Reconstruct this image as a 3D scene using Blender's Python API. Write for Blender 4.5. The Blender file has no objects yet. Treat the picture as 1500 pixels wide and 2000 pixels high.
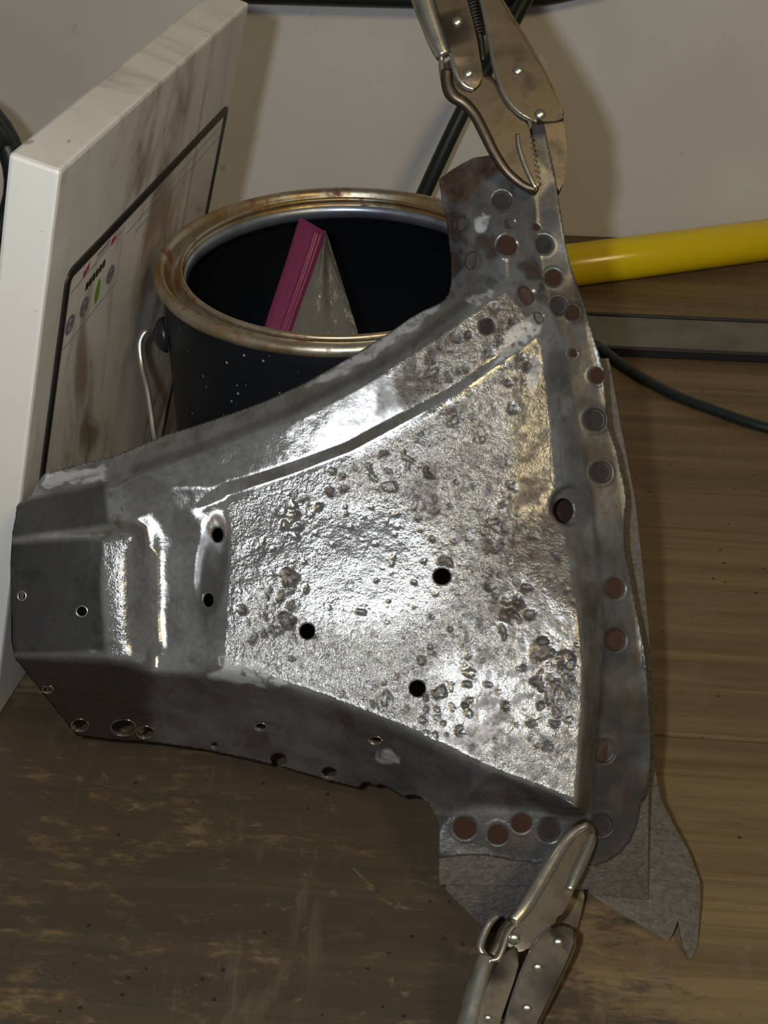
import bpy, bmesh, math, random
import numpy as np
from mathutils import Vector, Matrix
from mathutils.geometry import delaunay_2d_cdt

random.seed(4)
RNG = np.random.default_rng(11)
scene = bpy.context.scene
col = scene.collection

# ------------------------------------------------------------------ camera
FPX = 2634.6
PITCH = math.radians(35.293)
CAM = Vector((0, 0, 0.44755))
CR = Vector((1, 0, 0))
CF = Vector((0, math.cos(PITCH), -math.sin(PITCH)))
CD = Vector((0, -math.sin(PITCH), -math.cos(PITCH)))
cam_data = bpy.data.cameras.new('camera')
cam_data.sensor_fit = 'VERTICAL'
cam_data.sensor_height = 24
cam_data.lens = FPX / 2000 * 24
cam_data.clip_start = 0.01
cam = bpy.data.objects.new('camera', cam_data)
cam.location = CAM
cam.rotation_euler = (math.pi / 2 - PITCH, 0, 0)
col.objects.link(cam)
scene.camera = cam

# ------------------------------------------------------------------ world, lights, exposure
scene.view_settings.view_transform = 'Standard'
scene.view_settings.look = 'None'
scene.view_settings.gamma = 1
scene.view_settings.exposure = 0.0
world = bpy.data.worlds.new('workshop_world')
scene.world = world
world.use_nodes = True
world.node_tree.nodes['Background'].inputs[0].default_value = (0.85, 0.9, 1.0, 1)
world.node_tree.nodes['Background'].inputs[1].default_value = 0.07


def add_light(name, kind, loc, target, energy, color, **kw):
    d = bpy.data.lights.new(name, kind)
    d.energy = energy
    d.color = color
    for k, v in kw.items():
        setattr(d, k, v)
    o = bpy.data.objects.new(name, d)
    o.location = loc
    o.rotation_euler = (Vector(target) - Vector(loc)).to_track_quat('-Z', 'Y').to_euler()
    col.objects.link(o)
    return o


# the camera's own flash, left of and a little above the lens
add_light('camera_flash', 'SPOT', CAM - 0.040 * CR - 0.018 * CD, CAM + 0.6 * CF, 7.0, (0.93, 0.97, 1.0),
          shadow_soft_size=0.007, spot_size=math.radians(110), spot_blend=0.6)
# the warm bulb of the workshop behind the photographer
add_light('workshop_bulb', 'AREA', (0.74, -0.95, 1.59), (0.08, 0.45, 0.15), 11.5, (1.0, 0.77, 0.38), shape='DISK', size=0.42)


def P(x, y, d):
    """a point seen at photo position (x, y) at depth d along the lens axis"""
    x, y, d = float(x), float(y), float(d)
    return CAM + d * ((x - 750) / FPX * CR + (y - 1000) / FPX * CD + CF)


# ------------------------------------------------------------------ node helpers
def new_mat(name):
    m = bpy.data.materials.new(name)
    m.use_nodes = True
    return m, m.node_tree.nodes, m.node_tree.links, m.node_tree.nodes['Principled BSDF']


def sock(L, s, v):
    if isinstance(v, bpy.types.NodeSocket):
        L.new(v, s)
    else:
        s.default_value = v


def noise(N, L, vec, scale, detail=4, rough=.55, dist=0.):
    n = N.new('ShaderNodeTexNoise')
    n.inputs['Scale'].default_value = scale
    n.inputs['Detail'].default_value = detail
    n.inputs['Roughness'].default_value = rough
    n.inputs['Distortion'].default_value = dist
    if vec is not None:
        L.new(vec, n.inputs['Vector'])
    return n.outputs['Fac']


def ramp(N, L, f, lo, hi, a=0., b=1.):
    n = N.new('ShaderNodeMapRange')
    n.interpolation_type = 'SMOOTHSTEP'
    L.new(f, n.inputs[0])
    for i, v in zip((1, 2, 3, 4), (lo, hi, a, b)):
        n.inputs[i].default_value = v
    return n.outputs[0]


def math_n(N, L, op, a, b):
    n = N.new('ShaderNodeMath')
    n.operation = op
    sock(L, n.inputs[0], a)
    sock(L, n.inputs[1], b)
    return n.outputs[0]


def mixc(N, L, f, a, b):
    n = N.new('ShaderNodeMix')
    n.data_type = 'RGBA'
    sock(L, n.inputs[0], f)
    sock(L, n.inputs[6], a if isinstance(a, bpy.types.NodeSocket) else (*a, 1))
    sock(L, n.inputs[7], b if isinstance(b, bpy.types.NodeSocket) else (*b, 1))
    return n.outputs[2]


def mixf(N, L, f, a, b):
    n = N.new('ShaderNodeMix')
    sock(L, n.inputs[0], f)
    sock(L, n.inputs[2], a)
    sock(L, n.inputs[3], b)
    return n.outputs[0]


def coords(N, L, scale=None, kind='Object'):
    t = N.new('ShaderNodeTexCoord').outputs[kind]
    if scale is not None:
        m = N.new('ShaderNodeMapping')
        m.inputs['Scale'].default_value = scale
        L.new(t, m.inputs['Vector'])
        return m.outputs[0]
    return t


def bump(N, L, h, strength, dist, prev=None):
    b = N.new('ShaderNodeBump')
    b.inputs['Distance'].default_value = dist
    sock(L, b.inputs['Strength'], strength)
    L.new(h, b.inputs['Height'])
    if prev is not None:
        L.new(prev, b.inputs['Normal'])
    return b.outputs[0]


def simple(name, c, rough=.5, metal=0., vary=0., vscale=60, c2=None, bmp=0., bscale=300):
    m, N, L, B = new_mat(name)
    B.inputs['Roughness'].default_value = rough
    B.inputs['Metallic'].default_value = metal
    B.inputs['Base Color'].default_value = (*c, 1)
    v = coords(N, L)
    if vary > 0:
        f = ramp(N, L, noise(N, L, v, vscale, 5), .5 - .22 / vary * .5, .5 + .22 / vary * .5)
        L.new(mixc(N, L, f, c, c2 or tuple(x * .6 for x in c)), B.inputs['Base Color'])
    if bmp > 0:
        L.new(bump(N, L, noise(N, L, v, bscale, 3), bmp, .0006), B.inputs['Normal'])
    return m


M = {}


def mat_wood():
    m, N, L, B = new_mat('worn_bench_wood')
    v = coords(N, L)
    g = coords(N, L, (2.2, 60, 8))
    g2 = coords(N, L, (14, 330, 20))
    grain = noise(N, L, g, 1, 6, .62, .35)
    fine = noise(N, L, g2, 1, 4, .6)
    base = mixc(N, L, ramp(N, L, grain, .36, .64), (.130, .084, .038), (.205, .140, .062))
    base = mixc(N, L, ramp(N, L, fine, .45, .75, 0, .45), base, (.085, .050, .024))
    # black oily grime, rubbed off in patches
    gr = noise(N, L, coords(N, L, (9, 16, 6)), 1, 8, .7, .5)
    gr2 = noise(N, L, coords(N, L, (55, 150, 50)), 1, 8, .75, .3)
    sep = N.new('ShaderNodeSeparateXYZ')
    L.new(v, sep.inputs[0])
    wear = ramp(N, L, sep.outputs[0], -.02, .17, .085, -.16)      # the right-hand side is rubbed cleaner
    back = ramp(N, L, sep.outputs[1], .40, .62, 0, -.12)
    s = math_n(N, L, 'ADD', math_n(N, L, 'MULTIPLY', gr, .40), math_n(N, L, 'MULTIPLY', gr2, .60))
    s = math_n(N, L, 'ADD', math_n(N, L, 'ADD', s, wear), back)
    grime = ramp(N, L, s, .44, .58, .10, .82)
    base = mixc(N, L, grime, base, (.042, .032, .023))
    # ink-like specks
    vd = N.new('ShaderNodeTexVoronoi')
    vd.inputs['Scale'].default_value = 140
    L.new(v, vd.inputs['Vector'])
    sv = N.new('ShaderNodeSeparateColor')
    L.new(vd.outputs['Color'], sv.inputs[0])
    rad = ramp(N, L, sv.outputs[0], .30, 1.0, .0, .14)
    dist = math_n(N, L, 'ADD', vd.outputs['Distance'], math_n(N, L, 'MULTIPLY', math_n(N, L, 'SUBTRACT', noise(N, L, v, 500, 3), .5), .16))
    dots = ramp(N, L, math_n(N, L, 'SUBTRACT', dist, rad), -.06, .04, 1, 0)
    base = mixc(N, L, math_n(N, L, 'MULTIPLY', dots, .85), base, (.010, .010, .012))
    # scuffs across the grain
    scf = ramp(N, L, noise(N, L, coords(N, L, (60, 14, 30)), 1, 6, .7, .8), .52, .70, 0, .5)
    base = mixc(N, L, math_n(N, L, 'MULTIPLY', scf, ramp(N, L, noise(N, L, v, 9, 3), .45, .6)), base, (.16, .12, .075))
    # pale scratches
    sc = ramp(N, L, noise(N, L, coords(N, L, (46, 70, 30)), 1, 5, .7, 1.2), .60, .72)
    base = mixc(N, L, math_n(N, L, 'MULTIPLY', sc, .55), base, (.22, .16, .08))
    L.new(base, B.inputs['Base Color'])
    L.new(mixf(N, L, grime, .62, .46), B.inputs['Roughness'])
    n1 = bump(N, L, grain, .35, .0012)
    L.new(bump(N, L, fine, .3, .0005, n1), B.inputs['Normal'])
    return m


def mat_wall():
    m, N, L, B = new_mat('white_wall_paint')
    v = coords(N, L)
    c = mixc(N, L, ramp(N, L, noise(N, L, v, 5, 5), .35, .7), (.72, .705, .70), (.64, .62, .615))
    sp = ramp(N, L, noise(N, L, v, 34, 5, .6), .66, .74, 0, .55)
    c = mixc(N, L, sp, c, (.27, .25, .24))
    sp2 = ramp(N, L, noise(N, L, coords(N, L, (60, 60, 110)), 1, 3, .5, .6), .74, .79, 0, .8)
    c = mixc(N, L, sp2, c, (.10, .09, .09))
    L.new(c, B.inputs['Base Color'])
    B.inputs['Roughness'].default_value = .55
    L.new(bump(N, L, noise(N, L, v, 90, 3), .12, .001), B.inputs['Normal'])
    return m


def mat_box(dirt=1.0):
    m, N, L, B = new_mat('smoke_stained_white_plastic' if dirt > .5 else 'white_label_film')
    v = coords(N, L)
    base = (.74, .735, .70) if dirt > .5 else (.60, .59, .585)
    # brown drip stains running down the big face
    st = noise(N, L, coords(N, L, (8, 24, 7)), 1, 6, .65, .9)
    st2 = noise(N, L, coords(N, L, (20, 16, 10)), 1, 5, .6, 1.0)
    ge = N.new('ShaderNodeNewGeometry')
    tn = N.new('ShaderNodeVectorTransform')
    tn.vector_type = 'NORMAL'
    tn.convert_from = 'WORLD'
    tn.convert_to = 'OBJECT'
    L.new(ge.outputs['Normal'], tn.inputs[0])
    sp = N.new('ShaderNodeSeparateXYZ')
    L.new(tn.outputs[0], sp.inputs[0])
    face = ramp(N, L, sp.outputs[0], .5, .9, .10, 1.)
    top = ramp(N, L, sp.outputs[2], .5, .9, 0, .55)
    k = math_n(N, L, 'ADD', face, top)
    haze = math_n(N, L, 'MULTIPLY', ramp(N, L, st2, .25, .75, .25, .85), k)
    c = mixc(N, L, math_n(N, L, 'MULTIPLY', haze, .62), base, (.36, .29, .21))
    f = math_n(N, L, 'MULTIPLY', ramp(N, L, st, .50, .70, 0, .8), k)
    c = mixc(N, L, f, c, (.20, .125, .07))
    f2 = math_n(N, L, 'MULTIPLY', ramp(N, L, st2, .58, .72, 0, .7), k)
    c = mixc(N, L, f2, c, (.15, .09, .05))
    sc = ramp(N, L, noise(N, L, coords(N, L, (180, 60, 160)), 1, 2), .72, .78, 0, .6)
    c = mixc(N, L, sc, c, (.16, .14, .12))
    L.new(c, B.inputs['Base Color'])
    B.inputs['Roughness'].default_value = .42
    L.new(bump(N, L, noise(N, L, v, 120, 2), .05, .001), B.inputs['Normal'])
    return m


def mat_steel(name='pitted_bare_steel'):
    """bare sheet steel; the vertex layer 'wear' holds rust, black scale mixed with painted shade, filler, and 'relief' the pitting"""
    m, N, L, B = new_mat(name)
    v = coords(N, L)
    at = N.new('ShaderNodeAttribute')
    at.attribute_name = 'wear'
    sp = N.new('ShaderNodeSeparateColor')
    L.new(at.outputs['Color'], sp.inputs[0])
    rust, scale, fill = sp.outputs[0], sp.outputs[1], sp.outputs[2]  # the scale channel carries real scale and painted shade
    ar = N.new('ShaderNodeAttribute')
    ar.attribute_name = 'relief'
    rel = ar.outputs['Fac']
    n1 = noise(N, L, v, 55, 6, .62)
    n2 = noise(N, L, v, 420, 4, .6)
    n3 = noise(N, L, v, 1100, 3, .6)
    base = mixc(N, L, ramp(N, L, n1, .36, .64), (.205, .21, .208), (.125, .123, .118))
    base = mixc(N, L, math_n(N, L, 'MULTIPLY', ramp(N, L, n2, .5, .68), math_n(N, L, 'ADD', math_n(N, L, 'MULTIPLY', rel, .55), .12)), base, (.050, .040, .033))
    # smears of half-removed scale
    sm = noise(N, L, coords(N, L, (150, 40, 40)), 1, 5, .65, .8)
    base = mixc(N, L, math_n(N, L, 'MULTIPLY', ramp(N, L, sm, .52, .72, 0, .5), math_n(N, L, 'SUBTRACT', 1., fill)), base, (.065, .062, .058))
    scale_shade = math_n(N, L, 'MULTIPLY', scale, ramp(N, L, n1, .25, .6, 1, .88))
    base = mixc(N, L, scale_shade, base, mixc(N, L, n2, (.005, .005, .0055), (.026, .025, .024)))
    base = mixc(N, L, rust, base, mixc(N, L, ramp(N, L, n2, .35, .65), (.085, .042, .026), (.034, .021, .016)))
    streak = noise(N, L, coords(N, L, (60, 200, 260)), 1, 4, .6, .4)
    base = mixc(N, L, fill, base, mixc(N, L, ramp(N, L, streak, .4, .66), (.42, .43, .44), (.23, .23, .23)))
    # part dull scale-grey, part polished: a diffuse layer with a tight metallic sheen
    df = N.new('ShaderNodeBsdfDiffuse')
    gl = N.new('ShaderNodeBsdfGlossy')
    gl.distribution = 'BECKMANN'
    L.new(base, df.inputs['Color'])
    L.new(mixc(N, L, .55, base, (.50, .50, .50)), gl.inputs['Color'])
    r0 = mixf(N, L, ramp(N, L, n1, .3, .7), .18, .25)
    r0 = mixf(N, L, scale, r0, .42)
    L.new(mixf(N, L, rust, r0, .5), gl.inputs['Roughness'])
    fac = mixf(N, L, scale, ramp(N, L, n2, .3, .7, .52, .28), .035)
    fac = mixf(N, L, rust, fac, .06)
    fac = mixf(N, L, fill, fac, .025)
    mx = N.new('ShaderNodeMixShader')
    L.new(fac, mx.inputs[0])
    L.new(df.outputs[0], mx.inputs[1])
    L.new(gl.outputs[0], mx.inputs[2])
    L.new(mx.outputs[0], N['Material Output'].inputs[0])
    b1 = bump(N, L, n2, math_n(N, L, 'MULTIPLY', rel, .62), .0010)
    b2 = bump(N, L, n3, math_n(N, L, 'ADD', math_n(N, L, 'MULTIPLY', rel, .6), .03), .0005, b1)
    L.new(b2, df.inputs['Normal'])
    L.new(b2, gl.inputs['Normal'])
    N.remove(B)
    return m


def mat_plier(name, c, rough):
    m, N, L, B = new_mat(name)
    v = coords(N, L)
    n = noise(N, L, v, 90, 5, .6)
    L.new(mixc(N, L, ramp(N, L, n, .42, .72), c, tuple(x * .55 for x in c)), B.inputs['Base Color'])
    B.inputs['Metallic'].default_value = .92
    L.new(mixf(N, L, ramp(N, L, n, .3, .7), rough, rough + .16), B.inputs['Roughness'])
    L.new(bump(N, L, noise(N, L, v, 1500, 3), .10, .0002), B.inputs['Normal'])
    return m


def mat_can():
    m, N, L, B = new_mat('black_can_paint_with_specks')
    v = coords(N, L)
    vo = N.new('ShaderNodeTexVoronoi')
    vo.inputs['Scale'].default_value = 260
    L.new(v, vo.inputs['Vector'])
    dot = ramp(N, L, vo.outputs['Distance'], .11, .19, 1, 0)
    keep = ramp(N, L, noise(N, L, v, 30, 3), .34, .48)
    sc = N.new('ShaderNodeSeparateColor')
    L.new(vo.outputs['Color'], sc.inputs[0])
    f = math_n(N, L, 'MULTIPLY', math_n(N, L, 'MULTIPLY', dot, keep), ramp(N, L, sc.outputs[0], .55, .8))
    L.new(mixc(N, L, f, (.006, .0075, .0105), (.32, .32, .30)), B.inputs['Base Color'])
    B.inputs['Roughness'].default_value = .50
    B.inputs['Specular IOR Level'].default_value = .25
    return m


def mat_rim():
    m, N, L, B = new_mat('tin_rim_with_rust')
    v = coords(N, L)
    n = noise(N, L, v, 26, 5, .6)
    n2 = noise(N, L, v, 85, 5, .6)
    c = mixc(N, L, ramp(N, L, n, .38, .62), (.46, .42, .33), (.36, .235, .10))
    c = mixc(N, L, ramp(N, L, n2, .53, .66), c, (.17, .062, .025))
    L.new(c, B.inputs['Base Color'])
    L.new(ramp(N, L, n2, .54, .70, .85, .25), B.inputs['Metallic'])
    L.new(ramp(N, L, n2, .4, .7, .32, .6), B.inputs['Roughness'])
    L.new(bump(N, L, n2, .2, .0008), B.inputs['Normal'])
    return m


def mat_bag():
    m, N, L, B = new_mat('clear_plastic_film')
    out = N['Material Output']
    tr = N.new('ShaderNodeBsdfTransparent')
    tr.inputs[0].default_value = (.93, .93, .92, 1)
    B.inputs['Base Color'].default_value = (.42, .40, .36, 1)
    B.inputs['Roughness'].default_value = .16
    L.new(bump(N, L, noise(N, L, coords(N, L, (40, 40, 18)), 1, 3, .5, 1.), .9, .006), B.inputs['Normal'])
    mx = N.new('ShaderNodeMixShader')
    mx.inputs[0].default_value = .17
    L.new(tr.outputs[0], mx.inputs[1])
    L.new(B.outputs[0], mx.inputs[2])
    L.new(mx.outputs[0], out.inputs[0])
    return m


M['wood'] = mat_wood()
M['wall'] = mat_wall()
M['box'] = mat_box(1.)
M['film'] = mat_box(.2)
M['steel'] = mat_steel()
M['old_steel'] = simple('dull_grey_steel', (.064, .058, .052), .5, .4, .5, 380, (.036, .029, .024), .3, 700)
M['rust_disc'] = simple('rusty_weld_nugget', (.105, .048, .030), .30, .35, .9, 420, (.050, .027, .020), .6, 500)
M['steel_disc'] = simple('ground_weld_nugget', (.20, .19, .18), .30, .85, .9, 300, (.07, .05, .04), .6, 600)
M['hole'] = simple('dark_rusty_steel', (.022, .014, .011), .85, 0)
M['hole'].node_tree.nodes['Principled BSDF'].inputs['Specular IOR Level'].default_value = .1
M['nickel'] = mat_plier('nickel_plate', (.62, .59, .50), .17)
M['nickel_dull'] = mat_plier('shaded_nickel_plate', (.145, .118, .085), .34)  # darker brown copy of the plating: dim warm reflection put into the colour
M['screw'] = simple('oily_black_steel', (.035, .030, .026), .45, .7)
M['can'] = mat_can()
M['can_in'] = simple('black_can_lining', (.008, .009, .011), .36, 0)
M['rim'] = mat_rim()
M['wire'] = simple('galvanised_wire', (.55, .55, .55), .3, .9)
M['black_plastic'] = simple('black_plastic', (.012, .014, .018), .35)
M['cable'] = simple('dark_green_black_rubber', (.012, .018, .018), .42)
M['yellow'] = simple('glossy_yellow_paint', (.74, .56, .006), .22, 0)
M['bag'] = mat_bag()
M['zip'] = simple('magenta_zip_strip', (.13, .018, .058), .22)
M['grey_bar'] = simple('olive_grey_metal', (.17, .165, .12), .5, .0, .4, 40)
M['ink'] = simple('black_ink', (.012, .014, .016), .4)
M['ink_grey'] = simple('grey_ink', (.17, .17, .20), .5)
M['ink_red'] = simple('red_ink', (.38, .09, .09), .5)
M['ink_green'] = simple('green_ink', (.17, .26, .05), .5)


# ------------------------------------------------------------------ object helpers
def tag(o, label=None, cat=None, group=None, kind=None):
    for k, v in (('label', label), ('category', cat), ('group', group), ('kind', kind)):
        if v:
            o[k] = v
    return o


def thing(name, loc, label, cat, rot=None):
    o = bpy.data.objects.new(name, None)
    o.empty_display_size = .02
    o.location = loc
    if rot is not None:
        o.rotation_euler = rot
    col.objects.link(o)
    tag(o, label, cat)
    return o


def link_mesh(name, me, mat, parent=None, smooth=True):
    if mat is not None and not me.materials:
        me.materials.append(mat)
    if smooth:
        me.polygons.foreach_set('use_smooth', [True] * len(me.polygons))
    o = bpy.data.objects.new(name, me)
    col.objects.link(o)
    o.parent = parent
    return o


def from_bm(name, bm, mat, parent=None, smooth=True, origin=None):
    if origin is not None:
        bmesh.ops.translate(bm, verts=bm.verts, vec=-Vector(origin))
    bmesh.ops.recalc_face_normals(bm, faces=bm.faces)
    me = bpy.data.meshes.new(name)
    bm.to_mesh(me)
    bm.free()
    return link_mesh(name, me, mat, parent, smooth)


def auto_smooth(o, deg=40):
    me = o.data
    bm = bmesh.new()
    bm.from_mesh(me)
    for e in bm.edges:
        if len(e.link_faces) == 2 and e.calc_face_angle(0) > math.radians(deg):
            e.smooth = False
    bm.to_mesh(me)
    bm.free()
    return o


def catmull(pts, n=6, closed=False):
    pts = [Vector(p) for p in pts]
    out = []
    m = len(pts)
    rng = range(m if closed else m - 1)
    for i in rng:
        if closed:
            p0, p1, p2, p3 = pts[(i - 1) % m], pts[i], pts[(i + 1) % m], pts[(i + 2) % m]
        else:
            p1, p2 = pts[i], pts[i + 1]
            p0 = pts[i - 1] if i else p1 * 2 - p2
            p3 = pts[i + 2] if i + 2 < m else p2 * 2 - p1
        for k in range(n):
            t = k / n
            out.append(.5 * ((2 * p1) + (p2 - p0) * t + (2 * p0 - 5 * p1 + 4 * p2 - p3) * t * t + (3 * p1 - p0 - 3 * p2 + p3) * t ** 3))
    if not closed:
        out.append(pts[-1])
    return out


def tube(bm, path, radii, seg=12, flat=1.0, flat_dir=None, cap=True):
    """swept round bar; flat < 1 squashes it along flat_dir"""
    path = [Vector(p) for p in path]
    if not hasattr(radii, '__len__'):
        radii = [radii] * len(path)
    rings = []
    ref = Vector((0.123, 0.31, 1)).normalized()
    prev = None
    for i, p in enumerate(path):
        t = (path[min(i + 1, len(path) - 1)] - path[max(i - 1, 0)]).normalized()
        if flat_dir is not None:
            b = Vector(flat_dir)
            b = (b - t * b.dot(t)).normalized()
            a = t.cross(b)
        else:
            a = (ref if prev is None else prev)
            a = (a - t * a.dot(t)).normalized()
            b = t.cross(a)
            prev = a
        rings.append([bm.verts.new(p + radii[i] * (math.cos(2 * math.pi * k / seg) * a + flat * math.sin(2 * math.pi * k / seg) * b)) for k in range(seg)])
    for r0, r1 in zip(rings, rings[1:]):
        for k in range(seg):
            bm.faces.new((r0[k], r0[(k + 1) % seg], r1[(k + 1) % seg], r1[k]))
    if cap:
        bm.faces.new(rings[0])
        bm.faces.new(rings[-1])


def lathe(bm, prof, center, seg=96, closed=False):
    rings = []
    for r, z in prof:
        rings.append([bm.verts.new((center[0] + r * math.cos(2 * math.pi * k / seg), center[1] + r * math.sin(2 * math.pi * k / seg), center[2] + z)) for k in range(seg)])
    pairs = list(zip(rings, rings[1:]))
    if closed:
        pairs.append((rings[-1], rings[0]))
    for a, b in pairs:
        for k in range(seg):
            bm.faces.new((a[k], a[(k + 1) % seg], b[(k + 1) % seg], b[k]))
    return rings


def slab_bm(outline, thick, bev=.0008, n=None):
    """solid plate: outline = 3-D points of the front face, thickened away from the viewer side"""
    bm = bmesh.new()
    n = (n or CF).normalized()
    f = [bm.verts.new(p) for p in outline]
    b = [bm.verts.new(Vector(p) + n * thick) for p in outline]
    ff = bm.faces.new(f)
    bm.faces.new(b[::-1])
    k = len(f)
    for i in range(k):
        bm.faces.new((f[i], b[i], b[(i + 1) % k], f[(i + 1) % k]))
    if bev > 0:
        edges = [e for e in ff.edges]
        bmesh.ops.bevel(bm, geom=edges, offset=bev, segments=3, profile=.5, affect='EDGES', clamp_overlap=True)
    big = [fc for fc in bm.faces if len(fc.verts) > 4]
    bmesh.ops.triangulate(bm, faces=big)
    return bm


def px_slab(name, pts, dfun, thick, mat, parent, bev=.0008, smooth=3):
    p2 = catmull([(x, y, 0) for x, y in pts], smooth, True) if smooth > 1 else [Vector((x, y, 0)) for x, y in pts]
    o = from_bm(name, slab_bm([P(q.x, q.y, dfun(q.x, q.y)) for q in p2], thick, bev), mat, parent, origin=parent.location)
    return auto_smooth(o, 42)


def px_tube(name, pts, rpx, dfun, mat, parent, flat=1.0, seg=14, n=6, dd=0.):
    path2 = catmull([(x, y, 0) for x, y in pts], n)
    if hasattr(rpx, '__len__'):
        rr = np.interp(np.linspace(0, 1, len(path2)), np.linspace(0, 1, len(rpx)), rpx)
    else:
        rr = [rpx] * len(path2)
    path = [P(q.x, q.y, dfun(q.x, q.y) + dd) for q in path2]
    bm = bmesh.new()
    tube(bm, path, [float(r) * dfun(q.x, q.y) / FPX for r, q in zip(rr, path2)], seg, flat, CF if flat != 1 else None)
    return from_bm(name, bm, mat, parent, origin=parent.location)


def dome_mesh(name, r, h, seg=20, rings=4, mat=None, dip=0.):
    """low dome facing -Y of its own frame is built facing +Z"""
    bm = bmesh.new()
    rs = []
    for i in range(rings + 1):
        a = i / rings
        rad = r * math.cos(a * math.pi / 2) if i < rings else 0
        z = h * math.sin(a * math.pi / 2)
        if i == rings:
            rs.append([bm.verts.new((0, 0, z - dip))])
        else:
            rs.append([bm.verts.new((rad * math.cos(2 * math.pi * k / seg), rad * math.sin(2 * math.pi * k / seg), z - (dip if i == rings - 1 else 0))) for k in range(seg)])
    for a, b in zip(rs, rs[1:]):
        for k in range(seg):
            if len(b) == 1:
                bm.faces.new((a[k], a[(k + 1) % seg], b[0]))
            else:
                bm.faces.new((a[k], a[(k + 1) % seg], b[(k + 1) % seg], b[k]))
    bm.faces.new(rs[0][::-1])
    me = bpy.data.meshes.new(name)
    bm.to_mesh(me)
    bm.free()
    me.materials.append(mat)
    me.polygons.foreach_set('use_smooth', [True] * len(me.polygons))
    return me


def put_disc(name, me, pos, nrm, parent, sc=(1, 1, 1), spin=0):
    o = bpy.data.objects.new(name, me)
    col.objects.link(o)
    o.parent = parent
    q = Vector(nrm).to_track_quat('Z', 'Y')
    o.matrix_local = Matrix.LocRotScale(Vector(pos) - parent.location, q @ Matrix.Rotation(spin, 3, 'Z').to_quaternion(), Vector(sc))
    return o


# ------------------------------------------------------------------ setting: wall and workbench
YAW = math.radians(-5.5)
RZ = Matrix.Rotation(YAW, 4, 'Z')


def box_bm(x0, x1, y0, y1, z0, z1, bev=0.):
    bm = bmesh.new()
    bmesh.ops.create_cube(bm, size=1)
    for v in bm.verts:
        v.co = Vector((x0 + (v.co.x + .5) * (x1 - x0), y0 + (v.co.y + .5) * (y1 - y0), z0 + (v.co.z + .5) * (z1 - z0)))
    if bev > 0:
        bmesh.ops.bevel(bm, geom=bm.edges[:], offset=bev, segments=2, profile=.5, affect='EDGES')
    return bm


WALL_Y = 1.034
w = from_bm('wall_back', box_bm(-1.6, 1.6, WALL_Y, WALL_Y + .08, -.75, 1.3), M['wall'], smooth=False)
w.rotation_euler.z = YAW
tag(w, 'white painted wall behind the workbench, scuffed and marked', None, None, 'structure')

fl = from_bm('floor', box_bm(-1.6, 1.6, -2.2, WALL_Y, -.80, -.75), simple('concrete_floor', (.25, .24, .22), .8, 0, .5, 6), smooth=False)
fl.rotation_euler.z = YAW
tag(fl, 'grey concrete workshop floor under the bench', None, None, 'structure')

bench = thing('workbench', (0, 0, -.75), 'dark oil-stained wooden workbench top under everything', 'workbench', (0, 0, YAW))
for i, (y0, y1) in enumerate(((-.02, .214), (.2155, .4625), (.464, .846), (.8475, 1.030))):
    o = from_bm('plank', box_bm(-1.15, 1.15, y0, y1, .75 - .038, .75, .0012), M['wood'], bench, smooth=False)
for i, (x, y) in enumerate(((-1.05, .04), (1.05, .04), (-1.05, .95), (1.05, .95))):
    from_bm('leg', box_bm(x - .045, x + .045, y - .045, y + .045, 0, .712, .002), M['wood'], bench, smooth=False)


def bench_pt(x, y, z=0.):
    """point of the bench top (raised by z) seen at photo position (x, y)"""
    r = (x - 750) / FPX * CR + (y - 1000) / FPX * CD + CF
    t = (CAM.z - z) / -r.z
    return CAM + r * t


# ------------------------------------------------------------------ flat grey bar lying across the back of the bench
pA, pB = bench_pt(1145, 632), bench_pt(1500, 655)
bar_loc = Vector((0, 0, 0))
bar = thing('metal_bar', (.2, .83, 0), 'long flat grey metal bar with dark edges lying at the back of the bench', 'metal bar', (0, 0, YAW))
from_bm('strip', box_bm(-.28, .62, -.014, .032, .0003, .006, .001), M['grey_bar'], bar, smooth=False)
for yy in (-.0175, .032):
    from_bm('edge_seal', box_bm(-.28, .62, yy, yy + .0035, .0003, .0072, .0008), M['ink'], bar, smooth=False)

# ------------------------------------------------------------------ yellow pole
a, b = bench_pt(1050, 527, .0165), bench_pt(1500, 468, .0165)
dv = (b - a).normalized()
pole = thing('yellow_pole', (a.x, a.y, 0), 'glossy yellow painted round pole lying behind the bracket', 'pole')
bm = bmesh.new()
e0, e1 = a - dv * .02, b + dv * .06
R_ = .0160
tube(bm, [e0, e0 + dv * .0015, e1 - dv * .0015, e1], [R_ - .0015, R_, R_, R_ - .0015], 40)
auto_smooth(from_bm('shaft', bm, M['yellow'], pole, origin=pole.location), 50)
bm = bmesh.new()
tube(bm, [e0 - dv * .004, e0 + dv * .004], [R_ * .7, R_ * .7], 24)
from_bm('end_plug', bm, M['black_plastic'], pole, origin=pole.location, smooth=False)

# ------------------------------------------------------------------ cables and hose
def cable(name, pts, r, label, mat='cable'):
    path = catmull(pts, 10)
    bm = bmesh.new()
    base = Vector(path[0])
    tube(bm, path, r, 14)
    o = from_bm(name, bm, M[mat], None, origin=base)
    o.location = base
    return tag(o, label, 'cable')


cable('cable', [bench_pt(1110, 640, .004), bench_pt(1172, 680, .004), bench_pt(1230, 722, .004), bench_pt(1310, 768, .004), bench_pt(1400, 803, .004), bench_pt(1500, 836, .004), bench_pt(1620, 862, .004)],
      .0034, 'thin dark cable curving across the bench right of the bracket')


def wall_pt(x, y, off=0.):
    nrm = RZ @ Vector((0, 1, 0))
    r = (x - 750) / FPX * CR + (y - 1000) / FPX * CD + CF
    t = (WALL_Y - off - CAM.dot(nrm)) / r.dot(nrm)
    return CAM + r * t


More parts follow.
